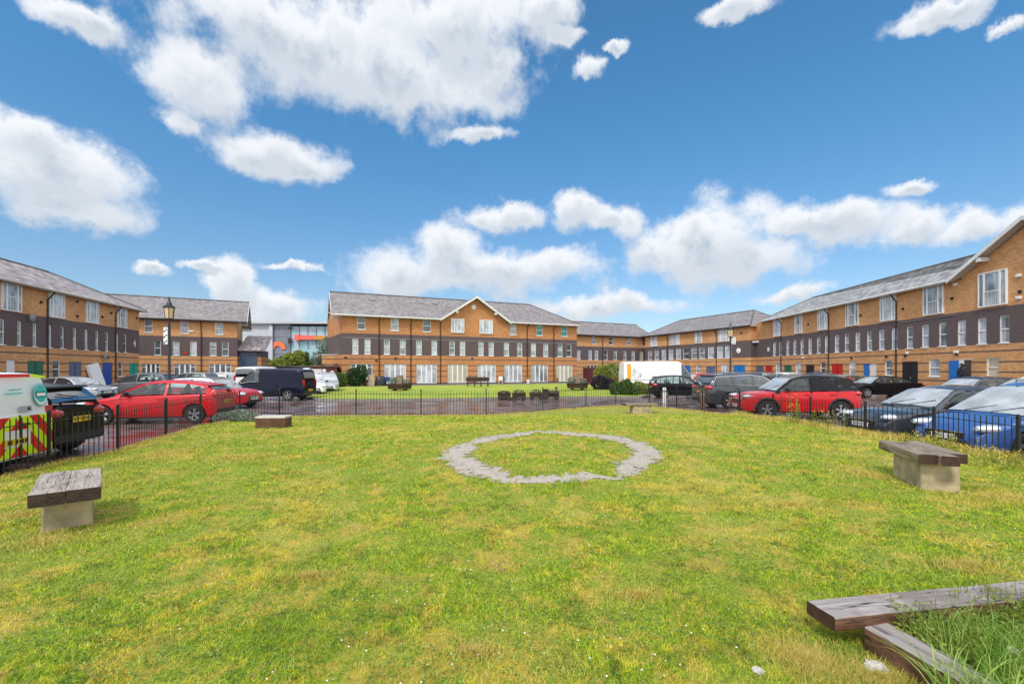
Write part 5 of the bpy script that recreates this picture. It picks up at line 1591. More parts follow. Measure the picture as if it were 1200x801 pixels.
for j in range(7):
    if j != 4: m.box(xt-.037, xt-.0345, -.13+j*.064, -.095+j*.064, .62, .69, 1)
m.build('number_plate', [M['plate_y'], M['plate_k']], vr)
M['logo'] = mat('teal_logo_film', (.03, .45, .45), .4)
M['logo_d'] = mat('dark_teal_film', (.01, .16, .18), .4)
M['badge'] = mat('grey_badge_film', (.35, .33, .36), .4)
def disc(cy, cz, ry, rz, off, mname, nm, n=26):
    m = MB(); panel([(cy+ry*cos(2*pi*k/n), cz+rz*sin(2*pi*k/n)) for k in range(n)], m, off); return m.build(nm, M[mname], vr)
lg = disc(-.52, 1.47, .175, .215, .03, 'logo', 'round_logo'); disc(-.52, 1.47, .155, .195, .033, 'white', 'logo_ring'); disc(-.52, 1.49, .14, .165, .036, 'logo', 'logo_field')
m = MB(); panel([(-.66, 1.42), (-.38, 1.42), (-.38, 1.53), (-.66, 1.53)], m, .042); m.build('logo_band', M['logo_d'], vr)
m = MB(); panel([(-.63, 1.445), (-.41, 1.445), (-.41, 1.505), (-.63, 1.505)], m, .045); m.build('logo_band', M['white'], vr)
m = MB(); panel([(.0, 1.18), (-.28, 1.18), (-.28, 1.28), (0, 1.28)], m, .03); m.build('badge', M['badge'], vr)
m = MB(); panel([(-.24, 1.20), (-.18, 1.20), (-.17, 1.25), (-.23, 1.26)], m, .034); m.build('badge', M['plate_k'], vr)
for (z_, w_) in ((1.58, .3), (1.51, .4)):
    m = MB(); panel([(-.1, z_), (-.1+w_, z_), (-.1+w_, z_+.02), (-.1, z_+.02)], m, .03); m.build('lettering_line', M['logo'], vr)
# coloured strip over the doors
m = MB(); panel([(-.68, 1.78), (-.30, 1.81), (-.30, 1.87), (-.64, 1.83)], m, .045); m.build('roof_film', M['chev_y'], vr)
m = MB(); panel([(-.29, 1.81), (.5, 1.81), (.5, 1.87), (-.29, 1.87)], m, .045); m.build('roof_film', M['chev_r'], vr)
m = MB(); m.box(xt-.03, xt-.002, -.012, .012, .36, 1.12); m.box(xt-.045, xt-.015, -.2, -.04, .93, .97); m.build('door_seam', M['trim'], vr)
# ------------------------------------------------------------------ railings
fence_root = empty('iron_fence', (0, 0, 0), 0, 'low black iron railings curving round the lawn', 'fence')
def poly_pts(poly, step):
    out = []; acc = 0
    for a, b in zip(poly, poly[1:]):
        L = hypot(b[0]-a[0], b[1]-a[1]); n_ = max(1, int(round(L/step)))
        for k in range(n_): out.append((a[0]+(b[0]-a[0])*k/n_, a[1]+(b[1]-a[1])*k/n_))
    out.append(poly[-1]); return out
def fz_base(x, y): return .10 + .17 * sstep(4, 9, x) * (1 - sstep(12, 16, y))
FTOP = 1.04
vis = [p for p in FENCE]
for i, (a, b) in enumerate(zip(vis, vis[1:])):
    if max(a[1], b[1]) < 2: continue
    L = hypot(b[0]-a[0], b[1]-a[1]); n_ = max(2, int(round(L/.112)))
    rz = atan2(b[1]-a[1], b[0]-a[0])
    m = MB()
    za, zb = fz_base(*a), fz_base(*b)
    for k in range(1, n_):
        t = k / n_; x, y = a[0]+(b[0]-a[0])*t, a[1]+(b[1]-a[1])*t; z0 = za+(zb-za)*t
        m.tube((x, y, z0 - .12), (x, y, FTOP), .0085, .0085, n=6)
    for zz in (FTOP - .13,):
        Mx = Matrix.Translation((a[0], a[1], 0)) @ Matrix.Rotation(rz, 4, 'Z')
        m.box(0, L, -.018, .018, zz, zz+.012, 0, Mx)
    m.hexa([(a[0], a[1]-.018, za+.04), (b[0], b[1]-.018, zb+.04), (b[0], b[1]+.018, zb+.04), (a[0], a[1]+.018, za+.04),
            (a[0], a[1]-.018, za+.055), (b[0], b[1]-.018, zb+.055), (b[0], b[1]+.018, zb+.055), (a[0], a[1]+.018, za+.055)])
    m.build('railing_panel', M['blackmetal'], fence_root)
for p in FENCE:
    if p[1] < 2: continue
    m = MB(); z0 = fz_base(*p)
    m.box(p[0]-.021, p[0]+.021, p[1]-.021, p[1]+.021, z0-.2, FTOP+.05); m.rings([[(p[0]+sx*.028, p[1]+sy*.028, FTOP+.05) for sx, sy in ((-1,-1),(1,-1),(1,1),(-1,1))], [(p[0]+sx*.008, p[1]+sy*.008, FTOP+.08) for sx, sy in ((-1,-1),(1,-1),(1,1),(-1,1))]])
    m.build('post', M['blackmetal'], fence_root)

# ------------------------------------------------------------------ benches
def wood_mat(name, c1, c2, c3, endc=None, rough=.6, wet=True, axis='x'):
    g = NT(name)
    mp = g.n('ShaderNodeMapping'); mp.inputs['Scale'].default_value = (1.2, 14, 14); g.l(g.obj, mp.inputs['Vector'])
    gr = g.noise(2.2, 7, .65, vec=mp.outputs[0]); bl = g.noise(2.5, 5, .6)
    col = g.mix(g.ramp(gr, .35, .68), c1, c2)
    col = g.mix(g.math('MULTIPLY', g.ramp(bl, .48, .66), .75), col, c3)
    mp2 = g.n('ShaderNodeMapping'); mp2.inputs['Scale'].default_value = (.5, 9, 9); g.l(g.obj, mp2.inputs['Vector'])
    crack = g.ramp(g.math('ABSOLUTE', g.math('SUBTRACT', g.noise(1.6, 3, .5, vec=mp2.outputs[0]), .5)), .0, .012)
    col = g.mix(crack, (.012, .008, .006), col)
    g.bump(g.math('ADD', gr, g.math('MULTIPLY', crack, .6)), .5, .012)
    return g.set(Base_Color=col, Roughness=g.math('ADD', rough - .25, g.math('MULTIPLY', bl, .4)))
M['benchwood'] = wood_mat('weathered_bench_timber', (.30, .24, .19), (.42, .37, .33), (.10, .055, .03))
M['benchwood_d'] = wood_mat('dark_weathered_timber', (.20, .14, .09), (.33, .26, .19), (.07, .04, .02))
M['sleeper'] = wood_mat('wet_sleeper_timber', (.24, .20, .185), (.40, .36, .35), (.17, .13, .115))
M['sleeper_side'] = wood_mat('rotting_sleeper_side', (.10, .04, .02), (.20, .10, .055), (.03, .015, .008))
M['plinth'] = mat('lichened_concrete', (.50, .40, .24), .8, noise=.5, nscale=5, bump=.4, bscale=30)
M['endgrain'] = mat('dark_end_grain', (.06, .028, .014), .7, noise=.6, nscale=14, bump=.5, bscale=40)

def plank(root, x0, x1, y0, y1, z0, z1, mt, name='plank', bev=.008, seed=0):
    """a weathered timber with chamfered edges and rough ends (grain along x)"""
    rr = random.Random(seed); R = []
    nx = 9
    for k in range(nx):
        x = x0 + (x1-x0)*k/(nx-1)
        j = lambda s=.004: rr.uniform(-s, s)
        ring = [(y0+bev+j(), z0), (y1-bev+j(), z0), (y1, z0+bev), (y1+j(), z1-bev), (y1-bev+j(), z1+j(.002)), ((y0+y1)/2, z1+j(.003)), (y0+bev+j(), z1+j(.002)), (y0+j(), z1-bev), (y0, z0+bev)]
        e = (rr.uniform(-.006, .006) if k in (0, nx-1) else 0)
        R.append([(x+e, a, b) for (a, b) in ring])
    m = MB(); m.rings(R, 0, cap=False)
    n_ = len(R[0])
    m.face(R[0][::-1], 1); m.face(R[-1], 1)
    for p_i, f in enumerate(m.f[:-2]):
        b_ = p_i % n_
        if b_ in (2, 3, 6, 7, 8, 1): m.m[p_i] = 2 if b_ in (2, 7, 8) else 0
    return m.build(name, [M[mt], M['endgrain'], M[mt + '_side'] if mt + '_side' in M else M['benchwood_d']], root, smooth=35)

def bench(name, X, Y, deg, label, planks, plinth, zoff=0., h=.45, th=.13, mt='benchwood', group='timber slab benches round the lawn', seed=1):
    zz = lawn_z(X, Y) + zoff
    root = empty(name, (X, Y, zz), radians(deg), label, 'bench', group)
    for i, (x0, x1, y0, y1) in enumerate(planks): plank(root, x0, x1, y0, y1, h-th, h, mt, seed=seed*10+i)
    a, b, c, d = plinth
    m = MB(); R = []
    for (z_, s) in ((-.15, 1.0), (.02, 1.0), (h-th-.01, .97)):
        R.append([(x*s, y*s, z_) for (x, y) in ((a, c+.02), (a+.02, c), (b-.02, c), (b, c+.02), (b, d-.02), (b-.02, d), (a+.02, d), (a, d-.02))])
    m.rings(R); m.build('plinth', M['plinth'], root, smooth=30)
    return root
# left bench: near edge centre about (-4.52, 4.58), axis towards (-.67,.75)
dirx = Vector((-5.37+4.50, 5.55-4.58)).normalized()
c = (Vector((-5.37, 5.55)) + Vector((-4.50, 4.58))) / 2
bench('slab_bench', c.x, c.y, math.degrees(atan2(-dirx.y, -dirx.x)), 'bench of two wet weathered planks on a pale block, nearest the chevron van',
      [(-.65, .61, -.265, -.003), (-.64, .615, .003, .27)], (-.42, .28, -.20, .20), zoff=.05, h=.42)
# right bench
dirx = Vector((-.33, -.94)).normalized()
c = Vector((5.53, 6.12))
bench('slab_bench', c.x, c.y, math.degrees(atan2(dirx.y, dirx.x)), 'bench of three staggered planks on a tall stone block by the blue car',
      [(-.50, .62, -.29, -.10), (-.48, .63, -.093, .10), (-.50, .60, .107, .30)][::1] if False else [(-.60, .56, -.28, -.095), (-.52, .64, -.088, .095), (-.72, .40, .102, .28)],
      (-.36, .44, -.20, .20), zoff=.0, h=.47, th=.12, mt='benchwood_d', seed=4)
# mid benches
X, Y = G(750, 482.5, .16)
bench('slab_bench', X, Y, 4, 'dark slab bench on a stone block at the far side of the lawn', [(-.66, .66, -.24, -.004), (-.67, .65, .004, .24)], (-.36, .42, -.2, .2), h=.40, th=.09, mt='benchwood_d', seed=6)
X, Y = G(321, 499, .17)
root = empty('stone_seat', (X, Y, lawn_z(X, Y)), radians(4), 'square block seat with pale slab top and brown sides beside the grey shrub', 'bench', None)
M['brownblock'] = mat('brown_stained_concrete', (.15, .07, .03), .8, noise=.5, nscale=5, bump=.4)
M['paleslab'] = mat('pale_wet_slab', (.55, .50, .42), .45, noise=.25, nscale=4)
m = MB(); m.box(-.42, .42, -.24, .24, -.1, .30); m.build('block', M['brownblock'], root)
m = MB(); m.rings([[(x*s, y*s, z_) for (x, y) in ((-.43, -.25), (.43, -.25), (.43, .25), (-.43, .25))] for (z_, s) in ((.303, 1), (.345, 1), (.36, .96))]); m.build('slab', M['paleslab'], root)

# foreground sleepers
root = empty('timber_sleeper', (1.80, 2.66, .27), atan2(.16, 1.0), 'long grey wet timber sleeper lying on the grass at the lower right', 'sleeper', None)
plank(root, 0, 2.6, -.10, .10, .105, .185, 'sleeper', name='timber', seed=31)
root = empty('timber_sleeper', (2.085, 2.595, .265), atan2(-.62, .135), 'short sleeper running from the long one towards the tall grass', 'sleeper', None)
plank(root, 0, 1.5, -.085, .085, -.10, .13, 'sleeper', name='timber', seed=37)
M['soil'] = mat('dark_soil', (.035, .022, .014), .9, noise=.5, bump=.6)
M['litter'] = mat('white_torn_paper', (.58, .55, .52), .7, noise=.45, nscale=12, bump=.3)
def crumple(name, X, Y, s, label, cat, m_, flat=.5, z=0):
    rr = random.Random(int(X*100)); import bmesh
    bm = bmesh.new(); bmesh.ops.create_icosphere(bm, subdivisions=3, radius=s)
    for v_ in bm.verts:
        n_ = mnoise.noise(Vector(v_.co) * (2.6/s) + Vector((X, Y, 0))); v_.co *= 1 + .45*n_; v_.co.z *= flat
    me = bpy.data.meshes.new(name); bm.to_mesh(me); bm.free()
    o = link(name, me, M[m_], None, (X, Y, lawn_z(X, Y) + s*flat*.5 + z)); return tag(o, label, cat)
crumple('litter', 1.93, 2.41, .055, 'crumpled white scrap lying by the end of the short sleeper', 'litter', 'litter', .55)
crumple('litter', 1.31, 2.42, .03, 'small white scrap in the grass left of the sleepers', 'litter', 'litter', .4)
crumple('pebble', 2.60, 2.36, .022, 'small pale pebble among the tall grass blades', 'pebble', 'paleslab', .7, .12)

# tall grass clumps
def clump(label, cx_, cy_, n_, rad, h0, h1, w, lean, m_, name='grass_clump', cat='plant', droop=.35, seg=5):
    P = []; H = []
    for k in range(n_):
        a = random.uniform(0, 2*pi); r_ = rad * sqrt(random.random()); x, y = cx_+r_*cos(a), cy_+r_*sin(a)
        P.append((x, y, lawn_z(x, y) - .02)); H.append(random.uniform(h0, h1))
    o = blades(name, np.array(P), np.array(H), np.full(n_, w), M[m_], lean=lean, seg=seg, droop=droop)
    return tag(o, label, cat)
g = NT('tall_grass_blade')
at = g.n('ShaderNodeAttribute', attribute_name='rnd')
M['tallblade'] = g.set(Base_Color=g.mix(at.outputs['Fac'], (.10, .28, .015), (.46, .58, .12)), Roughness=.45)
tl = g.n('ShaderNodeBsdfTranslucent'); tl.inputs['Color'].default_value = (.15, .28, .04, 1)
ms = g.n('ShaderNodeMixShader'); ms.inputs[0].default_value = .35
g.l(g.b.outputs[0], ms.inputs[1]); g.l(tl.outputs[0], ms.inputs[2]); g.l(ms.outputs[0], g.nt.nodes['Material Output'].inputs[0])
clump('tall arching leaf clump over the short sleeper, nearest the camera', 2.14, 2.02, 260, .19, .22, .46, .012, .9, 'tallblade')
clump('upright bright grass clump behind the short sleeper', 2.50, 2.42, 1100, .30, .14, .42, .007, .6, 'tallblade')
clump('dense low grass clump at the right edge behind the long sleeper', 2.90, 2.42, 1000, .36, .12, .34, .007, .6, 'tallblade')
clump('thin grass tuft at the bottom edge left of the sleepers', 1.22, 2.03, 34, .12, .08, .17, .006, .4, 'tallblade')
clump('grass tuft against the left end of the long sleeper', 1.86, 2.55, 90, .09, .06, .14, .005, .5, 'tallblade')
# leafy weeds
def leaf_cloud(mb_, c, rad, n_, size, m=0, rr=random, flat=1., up=0.):
    for k in range(n_):
        while True:
            p = Vector((rr.uniform(-1, 1), rr.uniform(-1, 1), rr.uniform(-1, 1)))
            if p.length < 1: break
        l = p.length
        p = p.normalized() * (l ** .45)
        q = Vector((c[0]+p.x*rad[0], c[1]+p.y*rad[1], c[2]+p.z*rad[2]))
        s = size * rr.uniform(.6, 1.4)
        nrm = Vector((rr.gauss(0, 1), rr.gauss(0, 1), rr.gauss(0, 1) + up)).normalized()
        a = nrm.orthogonal().normalized(); a.rotate(Matrix.Rotation(rr.uniform(0, 6.28), 3, nrm)); b = nrm.cross(a)
        mb_.face([q - a*s, q - b*s*.5, q + a*s, q + b*s*.5], m)
def foliage_mat(name, c1, c2, rough=.55, scale=.8):
    g = NT(name); geo = g.n('ShaderNodeNewGeometry')
    f = g.math('ADD', g.math('MULTIPLY', geo.outputs['Random Per Island'], .7), g.math('MULTIPLY', g.ramp(g.noise(scale, 3), .4, .6), .4), clamp=True)
    col = g.mix(f, c1, c2); g.set(Base_Color=col, Roughness=rough)
    tl = g.n('ShaderNodeBsdfTranslucent'); g.l(col, tl.inputs['Color'])
    ms = g.n('ShaderNodeMixShader'); ms.inputs[0].default_value = .3
    g.l(g.b.outputs[0], ms.inputs[1]); g.l(tl.outputs[0], ms.inputs[2]); g.l(ms.outputs[0], g.nt.nodes['Material Output'].inputs[0])
    return g.m
M['leaf'] = foliage_mat('mid_green_leaves', (.03, .085, .012), (.12, .21, .03))
M['leaf_d'] = foliage_mat('dark_green_leaves', (.012, .04, .01), (.05, .11, .02))
M['leaf_y'] = foliage_mat('yellow_green_leaves', (.13, .20, .02), (.32, .34, .05))
M['leaf_g'] = foliage_mat('grey_green_leaves', (.13, .18, .12), (.30, .36, .28))
M['leaf_p'] = foliage_mat('purple_leaves', (.02, .012, .03), (.07, .04, .08))
M['leaf_b'] = foliage_mat('blossom_yellow', (.55, .40, .02), (.75, .60, .05))
M['bark'] = mat('bark', (.08, .06, .045), .9, noise=.4, nscale=8, bump=.6)

def shrub(name, X, Y, z, lobes, n_, size, m_, label, cat='shrub', stems=4, group=None):
    root = empty(name, (X, Y, z), 0, label, cat, group)
    rr = random.Random(int(abs(X*37+Y*91)))
    m = MB()
    tot = sum(l[3]*l[4]*l[5] for l in lobes) ** .5
    for l in lobes:
        k = n_ * (l[3]*l[5]) / sum(q[3]*q[5] for q in lobes)
        leaf_cloud(m, l[:3], l[3:], int(k), size, rr=rr)
    m.build('foliage', M[m_], root)
    s = MB()
    for k in range(stems):
        l = lobes[k % len(lobes)]
        s.tube((rr.uniform(-.1, .1), rr.uniform(-.1, .1), -.05), (l[0]+rr.uniform(-.2, .2)*l[3], l[1]+rr.uniform(-.2, .2)*l[4], l[2]+.3*l[5]), .02+.01*l[5], .008, n=5)
    s.build('stem', M['bark'], root)
    return root
X, Y = G(278, 492, .12)
shrub('lavender_bush', X, Y, lawn_z(X, Y), [(-.45, 0, .12, .38, .3, .2), (0, .1, .18, .4, .35, .24), (.42, 0, .13, .36, .3, .2)], 2600, .035, 'leaf_g', 'low grey-green shrub sprawling inside the railings beside the pale block seat')
shrub('hedge', -18.2, 47.3, .1, [(-.6, 0, .7, .75, .6, .75), (.55, 0, .72, .7, .6, .72), (0, 0, .8, .8, .6, .72)], 5200, .07, 'leaf', 'clipped rounded green hedge at the left corner of the far green', 'hedge')
shrub('bush', -16.3, 47.9, .1, [(-.4, 0, 1.0, .8, .7, 1.0), (.4, 0, 1.4, .7, .7, .9), (0, .1, .9, .9, .7, .9)], 3600, .09, 'leaf_d', 'taller dark bush beside the clipped hedge')
for (px, Yq, w, h, mt_, lab) in ((398+3, 0, 0, 0, '', ''),): pass
shrub('bush', *G(733, 463, .1), .1, [(-.6, 0, .42, .5, .5, .5), (0, 0, .5, .6, .55, .55), (.5, 0, .36, .42, .45, .42), (.1, 0, .85, .25, .25, .3)], 4200, .065, 'leaf', 'dense green bush in front of the tail of the large white van')
shrub('bush', *G(748, 462, .1), .1, [(0, 0, .45, .5, .5, .5), (.5, .1, .4, .45, .4, .4)], 1900, .065, 'leaf_y', 'light green leafy bush right of the dense green one')
shrub('bush', *G(706, 457, .1), .1, [(-.2, 0, .6, .8, .6, .7), (.5, 0, .5, .6, .5, .55)], 2400, .08, 'leaf_p', 'dark purple-leaved bush on the far green')
shrub('bush', *G(712, 454, .1), .1, [(-.5, 0, 1.2, .9, .7, 1.1), (.5, 0, 1.4, .9, .7, 1.0)], 3600, .09, 'leaf_y', 'yellow-green bush rising behind the purple-leaved one')
def leafy(label, cx_, cy_, n_, rad, h, mt_):
    m = MB(); rr = random.Random(int(cx_*100))
    for k in range(n_):
        a = rr.uniform(0, 6.28); r_ = rad*sqrt(rr.random()); x, y = cx_+r_*cos(a), cy_+r_*sin(a); z = lawn_z(x, y); hh = h*rr.uniform(.4, 1.1)
        m.tube((x, y, z-.01), (x+rr.uniform(-.04, .04), y+rr.uniform(-.04, .04), z+hh), .0022, .0014, n=4)
        leaf_cloud(m, (x, y, z+hh*.6), (.05, .05, hh*.42), 16, .014, rr=rr, up=1.)
    tag(m.build('leafy_weed', M[mt_]), label, 'weed')
leafy('bright leafy weeds between the two sleepers', 2.36, 2.52, 60, .20, .26, 'leaf_y')
leafy('bright leafy weeds spilling over the right part of the long sleeper', 2.92, 2.66, 70, .26, .28, 'leaf_y')
leafy('leafy weeds at the bottom right corner beside the tall arching leaves', 2.55, 2.08, 50, .24, .20, 'leaf_y')
X, Y = G(745, 462, .1)
root = empty('sapling', (X, Y-.3, .1), 0, 'thin bare-stemmed sapling standing in the bushes before the white van', 'sapling')
m = MB(); m.tube((0, 0, 0), (-.12, 0, 1.1), .02, .01, n=6); m.tube((-.12, 0, 1.1), (-.2, 0, 1.7), .01, .006, n=5); m.tube((-.1, 0, .9), (.25, 0, 1.45), .01, .005, n=5); m.build('trunk', M['bark'], root)
m = MB(); leaf_cloud(m, (-.18, 0, 1.55), (.15, .15, .3), 36, .045); leaf_cloud(m, (.2, 0, 1.35), (.15, .15, .2), 22, .045); m.build('crown', M['leaf'], root)
# garden shrubs before back left terrace
for i, (px, w, h, mt_, lab) in enumerate(((236, 1.3, 1.6, 'leaf_y', 'yellowish garden shrub before the middle french windows of the back left terrace'), (254, 1.0, 1.2, 'leaf', 'low green garden shrub right of the yellowish one'),
                                 (273, 1.2, 1.3, 'leaf_y', 'yellowish garden shrub near the annex of the back left terrace'))):
    p = PX(px, 52.5 + i)
    shrub('garden_shrub', p.x, p.y, 0, [(-w*.4, 0, h*.5, w*.6, .6, h*.55), (w*.4, 0, h*.45, w*.6, .6, h*.5)], 1500, .10, mt_, lab)

# weeds at the foot of right railings
def weeds(label, cx_, cy_, n_, rad, h, fm, cat='weed'):
    root = empty('flowering_weed', (cx_, cy_, lawn_z(cx_, cy_)), 0, label, cat)
    s = MB(); f = MB()
    for k in range(n_):
        a = random.uniform(0, 2*pi); r_ = rad*sqrt(random.random()); x, y = r_*cos(a), r_*sin(a); hh = h*random.uniform(.6, 1.1)
        s.tube((x, y, 0), (x+random.uniform(-.06, .06), y, hh), .005, .003, n=4)
        leaf_cloud(s, (x, y, hh*.45), (.06, .06, hh*.4), 10, .028)
        leaf_cloud(f, (x, y, hh), (.035, .035, .05), 9, .014)
    i0 = len(s.v); s.v += f.v; s.f += [tuple(i0+q for q in ff) for ff in f.f]; s.m += [1]*len(f.f)
    s.build('foliage', [M['leaf_y'], M[fm]], root)
weeds('yellow-flowering weed standing up before the door of the red sport utility car', 7.95, 12.6, 12, .3, .75, 'leaf_b')
weeds('yellow-flowering weed low against the rear wheel of the red sport utility car', 8.0, 11.6, 12, .45, .42, 'leaf_b')
weeds('dry orange weed patch along the railings before the blue people carrier', 8.0, 8.6, 26, .6, .30, 'leaf_b')
weeds('leafy weed patch by the railings right of the plank bench', 7.6, 7.2, 22, .5, .26, 'leaf_b')

# ------------------------------------------------------------------ trees far behind
def tree(X, Y, H, w, mt_, label, n_=2600, size=.22, group='trees in front of the office block'):
    root = empty('tree', (X, Y, 0), 0, label, 'tree', group)
    rr = random.Random(int(abs(X)*13+H*7))
    t = MB(); t.tube((0, 0, 0), (0, 0, H*.45), .16*H/6, .10*H/6, n=8)
    m = MB()
    for k in range(9):
        a = rr.uniform(0, 6.28); q = rr.uniform(.2, .62)*w; z_ = rr.uniform(.38, .88)*H
        c_ = (cos(a)*q, sin(a)*q, z_); t.tube((0, 0, H*rr.uniform(.25, .45)), c_, .06, .015, n=5)
        leaf_cloud(m, c_, (w*rr.uniform(.3, .5), w*rr.uniform(.3, .5), H*rr.uniform(.10, .19)), (n_//9 if mt_ != 'leaf_g' else n_//22), size*(1 if mt_ != 'leaf_g' else .8), rr=rr)
    t.build('trunk', M['bark'], root); m.build('crown', M[mt_], root)
for (px, Yq, H, w, mt_, lab) in ((313, 78, 4.6, 3.0, 'leaf_y', 'yellow-green tree next to the annex, leftmost of those before the office block'), (331, 84, 4.2, 2.4, 'leaf_y', 'low mid-green tree under the orange arch sign'),
                              (349, 76, 5.0, 2.6, 'leaf_y', 'rounded light green tree under the coral beam'), (364, 82, 5.0, 2.6, 'leaf', 'mid-green tree right of the rounded light one'),
                              (379, 72, 7.6, 2.2, 'leaf_g', 'tall thin grey-green tree near the gable end of the central terrace'), (389, 90, 8.5, 2.6, 'leaf', 'tall green tree half hidden by the gable end of the central terrace'),
                              (340, 100, 5.0, 3.2, 'leaf', 'darker green tree far back between the lighter ones')):
    p = PX(px, Yq); tree(p.x, p.y, H, w, mt_, lab)
# fence and container below those trees
root = empty('boundary_wall', (-36, 68, 0), 0, 'low dark wall below the distant trees', 'wall')
m = MB(); m.box(0, 12.5, 0, .3, 0, 2.3); m.build('wall', M['darkbrick'], root)
m = MB(); m.box(-.05, 12.6, -.05, .35, 2.303, 2.4); m.build('coping', M['dish'], root)
root = empty('timber_gate', tuple(PX(385.5, 60)) + (0,), FC.rz, 'dark red timber gate by the gable end of the central terrace', 'gate')
M['darkred'] = mat('dark_red_timber', (.12, .012, .015), .6, noise=.3)
m = MB()
for k in range(9): m.box(-.9+k*.2, -.715+k*.2, 0, .04, .1, 2.2)
m.build('boards', M['darkred'], root); m = MB(); m.box(-.95, .95, .043, .09, .4, .5); m.box(-.95, .95, .043, .09, 1.8, 1.9); m.build('rail', M['darkred'], root)
root = empty('timber_fence', tuple(PX(694, 66)) + (0,), .1, 'dark red brown board fence beside the right end of the central terrace', 'fence')
m = MB()
for k in range(18): m.box(-1.2+k*.14, -1.07+k*.14, 0, .03, .05, 2.15 + (k % 2)*.01)
m.build('boards', M['darkred'], root)
for x_ in (-1.25, 1.35):
    m = MB(); m.box(x_-.06, x_+.06, .033, .15, 0, 2.2); m.build('post', M['darkred'], root)

# ------------------------------------------------------------------ lamp posts
M['lantern'] = mat('cream_lantern_glass', (.62, .48, .26), .3)
def lamp(px, Yq, Htot, label, sign=None, small=False, z=0.):
    p = PX(px, Yq)
    root = empty('street_lamp', (p.x, p.y, z), 0, label, 'street lamp', 'black heritage lamp posts')
    s = Htot / 5.0
    m = MB(); m.lathe([(.13, 0), (.13, .5), (.10, .55), (.10, 1.0), (.06, 1.1), (.05, Htot-.95*s), (.045, Htot-.9*s)], n=12); m.build('pole', M['blackmetal'], root, smooth=40)
    z0 = Htot - .9*s
    m = MB(); m.lathe([(.05, z0), (.12*s, z0+.02), (.13*s, z0+.06*s), (.10*s, z0+.08*s)], n=6); m.lathe([(.235*s, z0+.56*s), (.24*s, z0+.60*s), (.13*s, z0+.68*s), (.11*s, z0+.74*s), (.04*s, z0+.90*s), (.045*s, z0+.93*s), (.008, z0+1.08*s)], n=8)
    for k in range(6):
        a = 2*pi*k/6; m.tube((.16*s*cos(a), .16*s*sin(a), z0+.06*s), (.215*s*cos(a), .215*s*sin(a), z0+.57*s), .012*s, n=4)
    m.build('lantern_frame', M['blackmetal'], root)
    m = MB(); m.lathe([(.155*s, z0+.075*s), (.205*s, z0+.555*s)], n=6); m.build('lantern_glass', M['lantern'], root)
    if sign:
        sx_, zc, hh, ww = sign
        m = MB(); a, b = sorted((sx_*.06, sx_*(.06+ww))); m.box(a, b, -.02, .02, zc-hh/2, zc+hh/2); so = m.build('sign_plate', M['white'], root)
        m = MB()
        for q in range(3):
            zz = zc - hh/2 + hh*(q+.5)/3; m.box(a+.05*ww, a+.45*ww, -.024, -.0205, zz-.12*hh, zz-.03*hh); m.box(a+.5*ww, b-.12*ww, -.024, -.0205, zz-.02*hh, zz+.06*hh)
        m.build('sign_marks', M['plate_k'], so)
        m = MB(); m.box(min(0, a), max(0, b), -.012, .012, zc+hh/2+.002, zc+hh/2+.03); m.build('bracket', M['blackmetal'], root)
    return root
lamp(198.3, 21.0, 5.05, 'tall black lamp post with cream lantern and a hanging white sign, left foreground', sign=(-1, 3.42, .78, .19))
lamp(77.8, 41.0, 4.95, 'black lamp post in front of the left-hand terrace', None)
lamp(856, 32.0, 5.0, 'black lamp post with a white sign before the block behind the white van', sign=(1, 3.9, .5, .3))
lamp(951.4, 54.0, 4.95, 'black lamp post before the far end of the right-hand terrace')
lamp(274, 62.0, 4.7, 'lamp post beside the annex of the back left terrace')
lamp(373, 66.0, 4.5, 'distant lamp post left of the dark red gate')
lamp(378.3, 80.0, 5.2, 'farthest lamp post just right of the distant one')

# ------------------------------------------------------------------ things on the far green
M['darktimber'] = mat('dark_stained_timber', (.05, .022, .016), .6, noise=.5, nscale=6)
M['earth'] = mat('potting_soil', (.05, .035, .025), .95, bump=.5)
def planter(X, Y, z, label, w=1.15, mt_='leaf_g'):
    root = empty('octagonal_planter', (X, Y, z), 0, label, 'planter', 'octagonal timber planters on the far green')
    m = MB(); R = []
    for (zz, r_) in ((.16, w*.9), (.35, w*.93), (.56, w), (.56, w*.88), (.50, w*.86)): R.append([(r_*cos(pi/8+k*pi/4), r_*.8*sin(pi/8+k*pi/4), zz) for k in range(8)])
    m.rings(R, cap=False); m.face(R[0][::-1]); m.build('tub', M['darktimber'], root)
    m = MB(); m.face(R[-1]); m.build('soil', M['earth'], root)
    m = MB(); m.box(-.5, -.3, -.4, .4, 0, .119); m.box(.3, .5, -.4, .4, 0, .119); m.build('foot', M['darktimber'], root)
    m = MB(); m.box(-.22, .22, -.18, .18, .5, 1.15); m.rings([[(x*s, y*s, zz) for x, y in ((-.22,-.18),(.22,-.18),(.22,.18),(-.22,.18))] for zz, s in ((1.151, 1.15), (1.22, 1.15))]); m.build('centre_box', M['benchwood_d'], root)
    m = MB(); leaf_cloud(m, (-w*.5, 0, .8), (w*.35, .4, .28), 420, .05); m.build('foliage', M[mt_], root); m = MB(); leaf_cloud(m, (w*.5, 0, .74), (w*.3, .4, .22), 300, .05); m.build('foliage', M[mt_], root)
X, Y = G(468.5, 458.2, .18); planter(X, Y, .2, 'octagonal dark timber planter with pale plants, left end of the far green', 1.0)
X, Y = G(676.5, 457, .18); planter(X, Y, .2, 'octagonal dark timber planter with pale plants, right end of the far green', .95, 'leaf_g')
